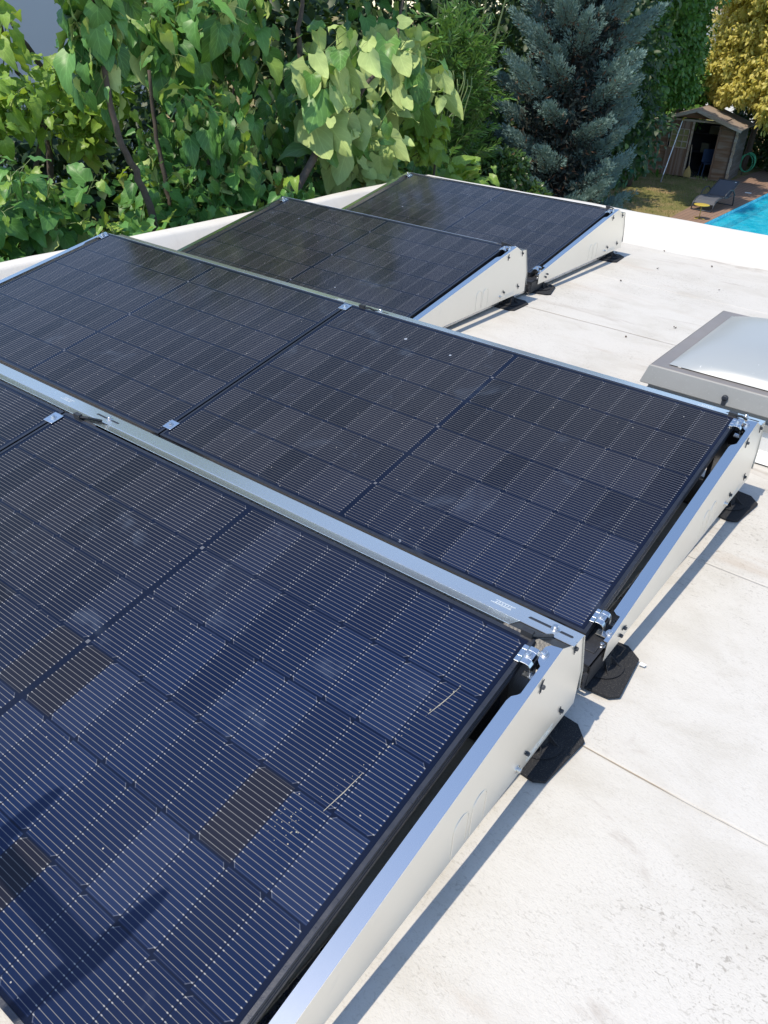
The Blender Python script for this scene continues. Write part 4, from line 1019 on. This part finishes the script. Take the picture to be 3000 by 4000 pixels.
shoots_tree('catalpa', 'tree with a slim bare stem and large drooping leaves above the second row', 'tree', (-3.7, 3.4, GZ),
    [([(-3.7,3.2,GZ), (-3.3,2.8,-1.4), (-3.0,2.36,.02), (-3.0,2.26,.28), (-3.0,2.16,.52), (-3.0,2.12,.83), (-3.0,2.07,1.15), (-3.0,2.1,1.4), (-3.1,2.15,2.0)], .034, .011), ([(-3.7,3.2,-2.0), (-3.4,3.3,-.4), (-3.3,3.28,.60), (-3.3,3.30,.92), (-3.3,3.40,1.19), (-3.35,3.5,2.4)], .032, .012),
     ([(-3.6,3.3,-1.5), (-3.1,3.1,-.8), (-3.3,2.80,-.1), (-3.35,2.8,.13), (-3.4,2.8,.50), (-3.4,2.8,.88)], .03, .013), ([(-3.6,3.3,-1.2), (-3.6,3.49,.68), (-3.6,3.41,.91), (-3.6,3.39,1.2), (-3.7,3.3,1.8)], .03, .014)],
    [((-3.3,2.85,-.22), (.75,.80,.55), 68, .14, .24, 'leaf_cat', .3), ((-2.72,2.0,-.18), (.20,.40,.22), 12, .13, .22, 'leaf_cat', .3), ((-3.0,3.1,.55), (.3,.5,.35), 18, .15, .24, 'leaf_cat', .5), ((-3.5,3.3,1.15), (.75,.80,.60), 52, .18, .30, 'leaf_cat', .65), ((-3.1,2.1,1.30), (.30,.32,.45), 16, .17, .27, 'leaf_cat', .8), ((-3.8,3.6,2.4), (.9,1.0,.7), 60, .18, .26, 'leaf_cat', .6), ((-2.95,3.15,.0), (.35,.40,.40), 22, .16, .26, 'leaf_cat', .6), ((-3.7,3.2,.2), (.6,.7,.7), 22, .14, .2, 'leaf_cat', .4)], None)
shoots_tree('catalpa', 'catalpa with huge pale leaves and hanging bean pods beyond the third row', 'tree', (-3.0, 4.6, GZ),
    [([(-2.9,3.3,GZ), (-2.8,3.45,-1.2), (-2.75,3.68,-.05), (-2.78,4.03,.30), (-3.0,4.15,.72), (-3.1,4.15,1.0), (-3.1,4.2,1.35), (-3.1,4.2,2.2)], .045, .014), ([(-2.75,3.8,.08), (-2.85,4.2,.33), (-2.9,4.62,.59), (-2.9,4.98,.84), (-2.9,5.29,1.13), (-3.0,5.5,1.7)], .026, .012), ([(-3.0,4.6,-2.5), (-3.0,6.0,-1.0), (-2.95,6.2,.3)], .03, .010)],
    [((-2.85,4.25,.85), (.30,.30,.60), 11, .24, .40, 'leaf_pale', .5), ((-2.95,5.35,.85), (.36,.40,.40), 13, .28, .42, 'leaf_pale', .5), ((-2.85,4.75,.20), (.35,.45,.40), 15, .20, .34, 'leaf_pale', .7), ((-2.62,3.55,-.02), (.14,.30,.20), 9, .14, .24, 'leaf_cat', .5), ((-3.1,4.6,-.25), (.45,.85,.35), 38, .13, .24, 'leaf_cat', .5), ((-3.0,6.0,.30), (.28,.30,.28), 13, .18, .26, 'leaf_young_backlit', .3), ((-2.8,6.55,-.25), (.30,.35,.16), 10, .18, .28, 'leaf_young_backlit', .1),
     ((-3.3,5.7,.9), (.5,.6,.8), 18, .16, .24, 'leaf_cat', .6), ((-3.5,5.2,2.3), (.9,1.2,.7), 60, .2, .3, 'leaf_cat', .6), ((-3.6,4.6,.4), (.5,.8,.9), 12, .18, .26, 'leaf_cat', .6), ((-3.3,6.3,-.4), (.4,.6,.4), 30, .15, .22, 'leaf_cat', .4)], None, per=7,
    pods=[(-2.75+.03*math.sin(i*2.1), 5.78+.055*i+.02*math.sin(i), .80+.05*math.cos(i*1.7), .34+.12*math.sin(i*1.3)) for i in range(11)])

def tree(name, label, cat, org, trunk_r, top, blobs, kind, size, mk, n, group=None, limbs=5, **kw):
    t = thing(name, label, cat, org, group=group)
    b = MB(); p = wander((0, 0, 0), Vector(top)-Vector(org), 6, .03); b.tube(p, [trunk_r*(1-.75*i/6) for i in range(7)], 8)
    b.build('trunk', M['bark_d'], t, smooth='all')
    for k in range(limbs):
        c, r = blobs[k % len(blobs)]; s = p[2+k % 4]; e = Vector(c)+Vector([random.uniform(-.7, .7)*r[q] for q in range(3)])-Vector(org)
        b = MB(); w = wander(s, e, 5, .06); b.tube(w, [trunk_r*.45*(1-.8*i/5) for i in range(6)], 6); b.build('limb', M['bark_d'], t, smooth='all')
    leafy_crown(t, org, blobs, kind, size, mk, n, **kw); return t

# slender-leaved shrub between the catalpa and the cypress
def willow():
    org = (-4.2, 8.1, GZ); O = np.array(org); t = thing('willow_leaved_shrub', 'feathery shrub with narrow bright tipped leaves between the catalpa and the blue cypress', 'shrub', org)
    tw = MB(); A = []
    for k in range(5): tw.tube([Vector((random.uniform(-.2, .2), random.uniform(-.2, .2), 0)), Vector((random.uniform(-.3, .3), random.uniform(-.3, .3), 2.5)), Vector((random.uniform(-.6, .6), random.uniform(-.5, .5), 5.0))], [.03, .022, .01], 6)
    tips = [((-3.08, 7.6, .95), 1.0), ((-3.12, 7.55, 1.02), 1.), ((-2.98, 7.7, .50), .95), ((-3.02, 7.6, .01), .9), ((-3.2, 7.5, .88), .9), ((-3.1, 7.65, 1.1), .8)]
    P, d = ell(330, (-4.1, 8.0, .30), (.85, .80, 1.35), .35)
    P2, d2 = ell(60, (-3.75, 7.6, .95), (.45, .45, .40), .4)
    ends = [(Vector(p), None) for p in np.concatenate([P, P2])]+[(Vector(p), 1) for p, L in tips]
    for e, flag in ends:
        L = random.uniform(.35, .6) if not flag else .75
        back = Vector((-.75, .1, -.25+random.uniform(-.3, .1))) if flag else (Vector((-4.2, 8.1, e.z-.35))-e).normalized()+Vector((random.gauss(0, .3), random.gauss(0, .3), random.gauss(0, .3)))
        s = e+back.normalized()*L; mid = (s+e)/2+Vector((0, 0, .07 if flag else .04))
        tw.tube([s-Vector(org), mid-Vector(org), e-Vector(org)], [.006, .004, .002], 4, cap=False)
        n = 34 if flag else 26
        for k in range(n):
            f = (k+.5)/n; c = s.lerp(mid, f*2) if f < .5 else mid.lerp(e, f*2-1)
            dr = (e-s).normalized(); sd = Vector(norm(np.cross(dr, RNG.normal(0, 1, 3))))
            if flag: sd = (sd+Vector((0, -.2, .8))).normalized()
            A.append((c, dr*.9+sd*.8+Vector((0, 0, -.15)), sd+Vector((.1, -.4, .6)), random.uniform(.09, .15)))
    tw.build('stems', M['culm'], t)
    leaves('foliage', 'lance', np.array([a[0] for a in A]), np.array([a[1] for a in A]), np.array([a[2] for a in A]), np.array([a[3] for a in A]), M['leaf_bam'], t, .15, .15, .0, O)
willow()

def cypress():
    org = (-3.90, 11.2, GZ); O = np.array(org); t = thing('blue_cypress', 'blue grey cypress with feathery sprays and brown twigs behind the rear parapet', 'tree', org)
    b = MB(); b.tube(wander((0, 0, 0), (0.05, 0, 7.6), 7, .01), [.16, .15, .13, .11, .09, .07, .05, .02], 9); b.build('trunk', M['bark_d'], t, smooth='all')
    E_, D_ = [], []; tw = MB()
    for i in range(118):
        zb = .2+6.4*(i+random.random())/118; az = i*2.399+random.uniform(-.4, .4)
        R = float(np.interp(zb, [.2, 1.2, 2.2, 3.2, 4.2, 5.2, 6.6], [.95, 1.06, 1.12, 1.13, 1.08, .95, .45]))*random.uniform(.82, 1.08)
        h = np.array([math.cos(az), math.sin(az), 0]); rise = random.uniform(.35, .62); tip = np.array([0, 0, zb])+h*R+np.array([0, 0, R*rise])
        b0 = np.array([0, 0, zb]); lat = np.array([-h[1], h[0], 0])
        tw.tube([Vector(b0), Vector(b0+(tip-b0)*.5-np.array([0, 0, .06])), Vector(tip)], [.022, .014, .005], 5, cap=False)
        m_ = 13+int(7*R)
        for q in range(m_):
            f_ = .40+.60*(q+random.random())/m_; off = RNG.normal(0, 1)*.17*(1.25-f_)
            E_.append(b0+(tip-b0)*f_-np.array([0, 0, .06*math.sin(PI*f_)])+lat*off+np.array([0, 0, abs(RNG.normal(0, .035))])); D_.append(norm(h*.9+lat*off*3.2+np.array([0, 0, rise+.25])+RNG.normal(0, .16, 3)))
    e = np.array(E_); dirn = np.array(D_); N = len(e); z = e[:, 2]; L = RNG.uniform(.20, .36, N)
    k = 120; f = RNG.random((N, k)); w = norm(RNG.standard_normal((N, k, 3)))
    w = norm(w-(w*dirn[:, None]).sum(-1, keepdims=True)*dirn[:, None])
    rr = .115*np.sqrt(RNG.random((N, k)))*(1-f*.75)
    P = e[:, None]+dirn[:, None]*((f-.5)*L[:, None])[..., None]+w*rr[..., None]
    T = dirn[:, None]*1.0+w*(.75*(1-f*.4))[..., None]+np.array([0, 0, .15])
    P = P.reshape(-1, 3); T = T.reshape(-1, 3); n = len(P)
    rnd = np.clip(np.repeat(RNG.random(N)*.6, k)+.3*RNG.random(n), 0, .9); rnd[(f.ravel() < .12) & (RNG.random(n) < .35)] = .97
    leaves('sprays', 'scale', P, T, RNG.standard_normal((n, 3)), RNG.uniform(.03, .06, n), M['leaf_blue'], t, 0, .1, 0, width=.75, rnd=rnd)
    tw.build('limbs', M['bark_d'], t)
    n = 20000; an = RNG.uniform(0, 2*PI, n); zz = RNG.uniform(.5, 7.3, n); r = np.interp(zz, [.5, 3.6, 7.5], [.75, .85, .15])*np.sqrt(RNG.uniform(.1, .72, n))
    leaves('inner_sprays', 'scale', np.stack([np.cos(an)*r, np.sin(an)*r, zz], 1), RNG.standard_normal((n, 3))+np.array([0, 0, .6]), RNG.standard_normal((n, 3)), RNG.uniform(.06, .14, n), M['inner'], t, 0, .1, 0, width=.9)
    n = 3500; an = RNG.uniform(0, 2*PI, n); zz = RNG.uniform(.6, 7, n); r = np.interp(zz, [.6, 3.6, 7.5], [.75, 1.0, .2])*RNG.uniform(.35, .95, n)
    leaves('inner_twigs', 'scale', np.stack([np.cos(an)*r, np.sin(an)*r, zz], 1), RNG.standard_normal((n, 3)), RNG.standard_normal((n, 3)), RNG.uniform(.06, .13, n), M['brown_twig'], t, 0, .1, 0, width=.35)
cypress()
tree('broadleaf_shrub', 'low shrub with small glossy leaves at the foot of the blue cypress', 'shrub', (-3.75, 8.9, GZ), .04, (-3.7, 8.9, -.9), [((-3.62,8.6,-.85), (.42,.42,.55)), ((-3.45,8.7,-.50), (.30,.30,.30)), ((-3.2,8.9,-.95), (.35,.35,.35))], 'oval', .075, 'leaf_shrub', 5200, limbs=4, gaps=.2)
tree('laurel', 'tall dense laurel overhanging the left side of the shed', 'tree', (-8.6, 26.2, GZ), .22, (-8.3, 26.4, 2.5), [((-9.2,26.3,-1.5), (.95,1.2,1.7)), ((-8.4,26.6,1.4), (1.3,1.5,1.8)), ((-7.8,26.7,.4), (.65,.9,1.0)), ((-8.4,26.5,-.35), (.75,1.0,.8)), ((-7.62,26.9,-.55), (.50,.6,.45)), ((-9.5,31.0,-1.0), (1.5,1.0,1.5)), ((-9.35,25.4,-2.7), (.8,1.0,.9)), ((-9.6,28.0,-2.0), (.6,.9,1.5)), ((-7.9,25.0,4.2), (1.9,1.9,1.2)), ((-6.9,22.0,5.2), (1.2,1.1,.7))], 'oval', .165, 'leaf_laurel', 50000, limbs=7, gaps=.34, hang=.5, lf=2.6, rough=1.5)
tree('golden_tree', 'golden yellow tree leaning over the shed roof', 'tree', (-6.75, 33.0, GZ), .13, (-6.6, 32.6, 1.5), [((-6.9,32.0,.9), (1.75,1.7,1.7)), ((-7.5,31.4,.0), (.95,1.0,.95)), ((-5.9,31.2,-.1), (1.2,1.2,1.1)), ((-6.9,31.6,2.6), (1.9,1.9,1.3)), ((-4.9,31.8,1.4), (1.9,1.9,1.8)), ((-5.3,30.6,-1.0), (.9,.8,.8)), ((-6.9,31.0,-.65), (.85,.7,.55)), ((-4.6,30.6,-.9), (.8,.8,.8)), ((-7.75,32.2,-.6), (.8,.8,.7)), ((-7.6,31.3,-.80), (.6,.5,.5))], 'oval', .15, 'leaf_gold', 46000, limbs=7, gaps=.22, hang=.7, lf=2.6, rough=1.4)
tree('evergreen_hedge', 'dark evergreen in the shade under the golden tree, right of the shed', 'hedge', (-5.6, 33.8, GZ), .12, (-5.6, 33.8, -1), [((-7.0,34.2,-2.1), (1.1,.8,1.7)), ((-5.3,33.6,-2.1), (1.4,.9,1.7)), ((-3.6,33.4,-2.1), (1.4,.9,1.7))], 'oval', .16, 'leaf_dark', 10000, limbs=4, gaps=.1)
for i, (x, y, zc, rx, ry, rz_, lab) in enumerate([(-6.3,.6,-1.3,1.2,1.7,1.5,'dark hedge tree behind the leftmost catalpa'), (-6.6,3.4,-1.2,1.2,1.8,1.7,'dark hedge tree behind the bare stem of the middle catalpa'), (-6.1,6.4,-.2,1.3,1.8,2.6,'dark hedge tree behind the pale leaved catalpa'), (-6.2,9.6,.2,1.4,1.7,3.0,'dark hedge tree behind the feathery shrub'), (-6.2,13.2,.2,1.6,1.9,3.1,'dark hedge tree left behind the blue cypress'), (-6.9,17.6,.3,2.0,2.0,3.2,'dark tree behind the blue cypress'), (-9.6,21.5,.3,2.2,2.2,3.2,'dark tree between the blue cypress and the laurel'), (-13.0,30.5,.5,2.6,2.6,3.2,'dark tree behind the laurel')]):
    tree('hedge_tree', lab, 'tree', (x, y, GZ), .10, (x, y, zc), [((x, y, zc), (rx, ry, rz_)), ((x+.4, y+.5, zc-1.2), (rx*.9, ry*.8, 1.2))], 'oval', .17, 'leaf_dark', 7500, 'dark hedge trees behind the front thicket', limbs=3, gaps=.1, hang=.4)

# ------------------------------------------------------------------ camera, light
R_ = [[0.7935914660407166, -0.35383253660319236, 0.4949900211803041], [0.6070447566134916, 0.4051532833901046, -0.6836281741017218], [0.041343058609567496, 0.843002581845713, 0.536318374201161]]
cam = bpy.data.objects.new('camera', bpy.data.cameras.new('camera')); C.objects.link(cam)
mw = Matrix(R_).to_4x4(); mw.translation = (2.2357545, -1.6568939, 1.3974100); cam.matrix_world = mw
cam.data.sensor_fit = 'VERTICAL'; cam.data.sensor_height = 24; cam.data.lens = 3137.748/4000*24; cam.data.clip_start = .05; cam.data.clip_end = 2000
S_ = bpy.context.scene; S_.camera = cam
w = bpy.data.worlds.new('World'); S_.world = w; w.use_nodes = True; nt = w.node_tree; bg = nt.nodes['Background']
sk = nt.nodes.new('ShaderNodeTexSky'); sk.sky_type = 'NISHITA'; sk.sun_disc = False; d = -SUN.normalized()
sk.sun_elevation = math.asin(d.z); sk.sun_rotation = math.atan2(d.x, d.y); sk.dust_density = .3; sk.air_density = 1.0; sk.ozone_density = 1.6
nt.links.new(sk.outputs[0], bg.inputs[0]); bg.inputs[1].default_value = .12
sun = bpy.data.objects.new('sun', bpy.data.lights.new('sun', 'SUN')); C.objects.link(sun)
sun.data.energy = 2.3; sun.data.angle = math.radians(.53); sun.data.color = (1, .90, .75); sun.rotation_euler = SUN.to_track_quat('-Z', 'Y').to_euler()
v = S_.view_settings; v.view_transform = 'Standard'; v.look = 'None'; v.exposure = 1.0; v.gamma = 1
S_.cycles.use_denoising = True; S_.cycles.denoiser = 'OPENIMAGEDENOISE'; S_.cycles.denoising_input_passes = 'RGB_ALBEDO_NORMAL'; S_.cycles.denoising_prefilter = 'ACCURATE'
S_.cycles.max_bounces = 8; S_.cycles.diffuse_bounces = 3; S_.cycles.glossy_bounces = 3; S_.cycles.transparent_max_bounces = 8
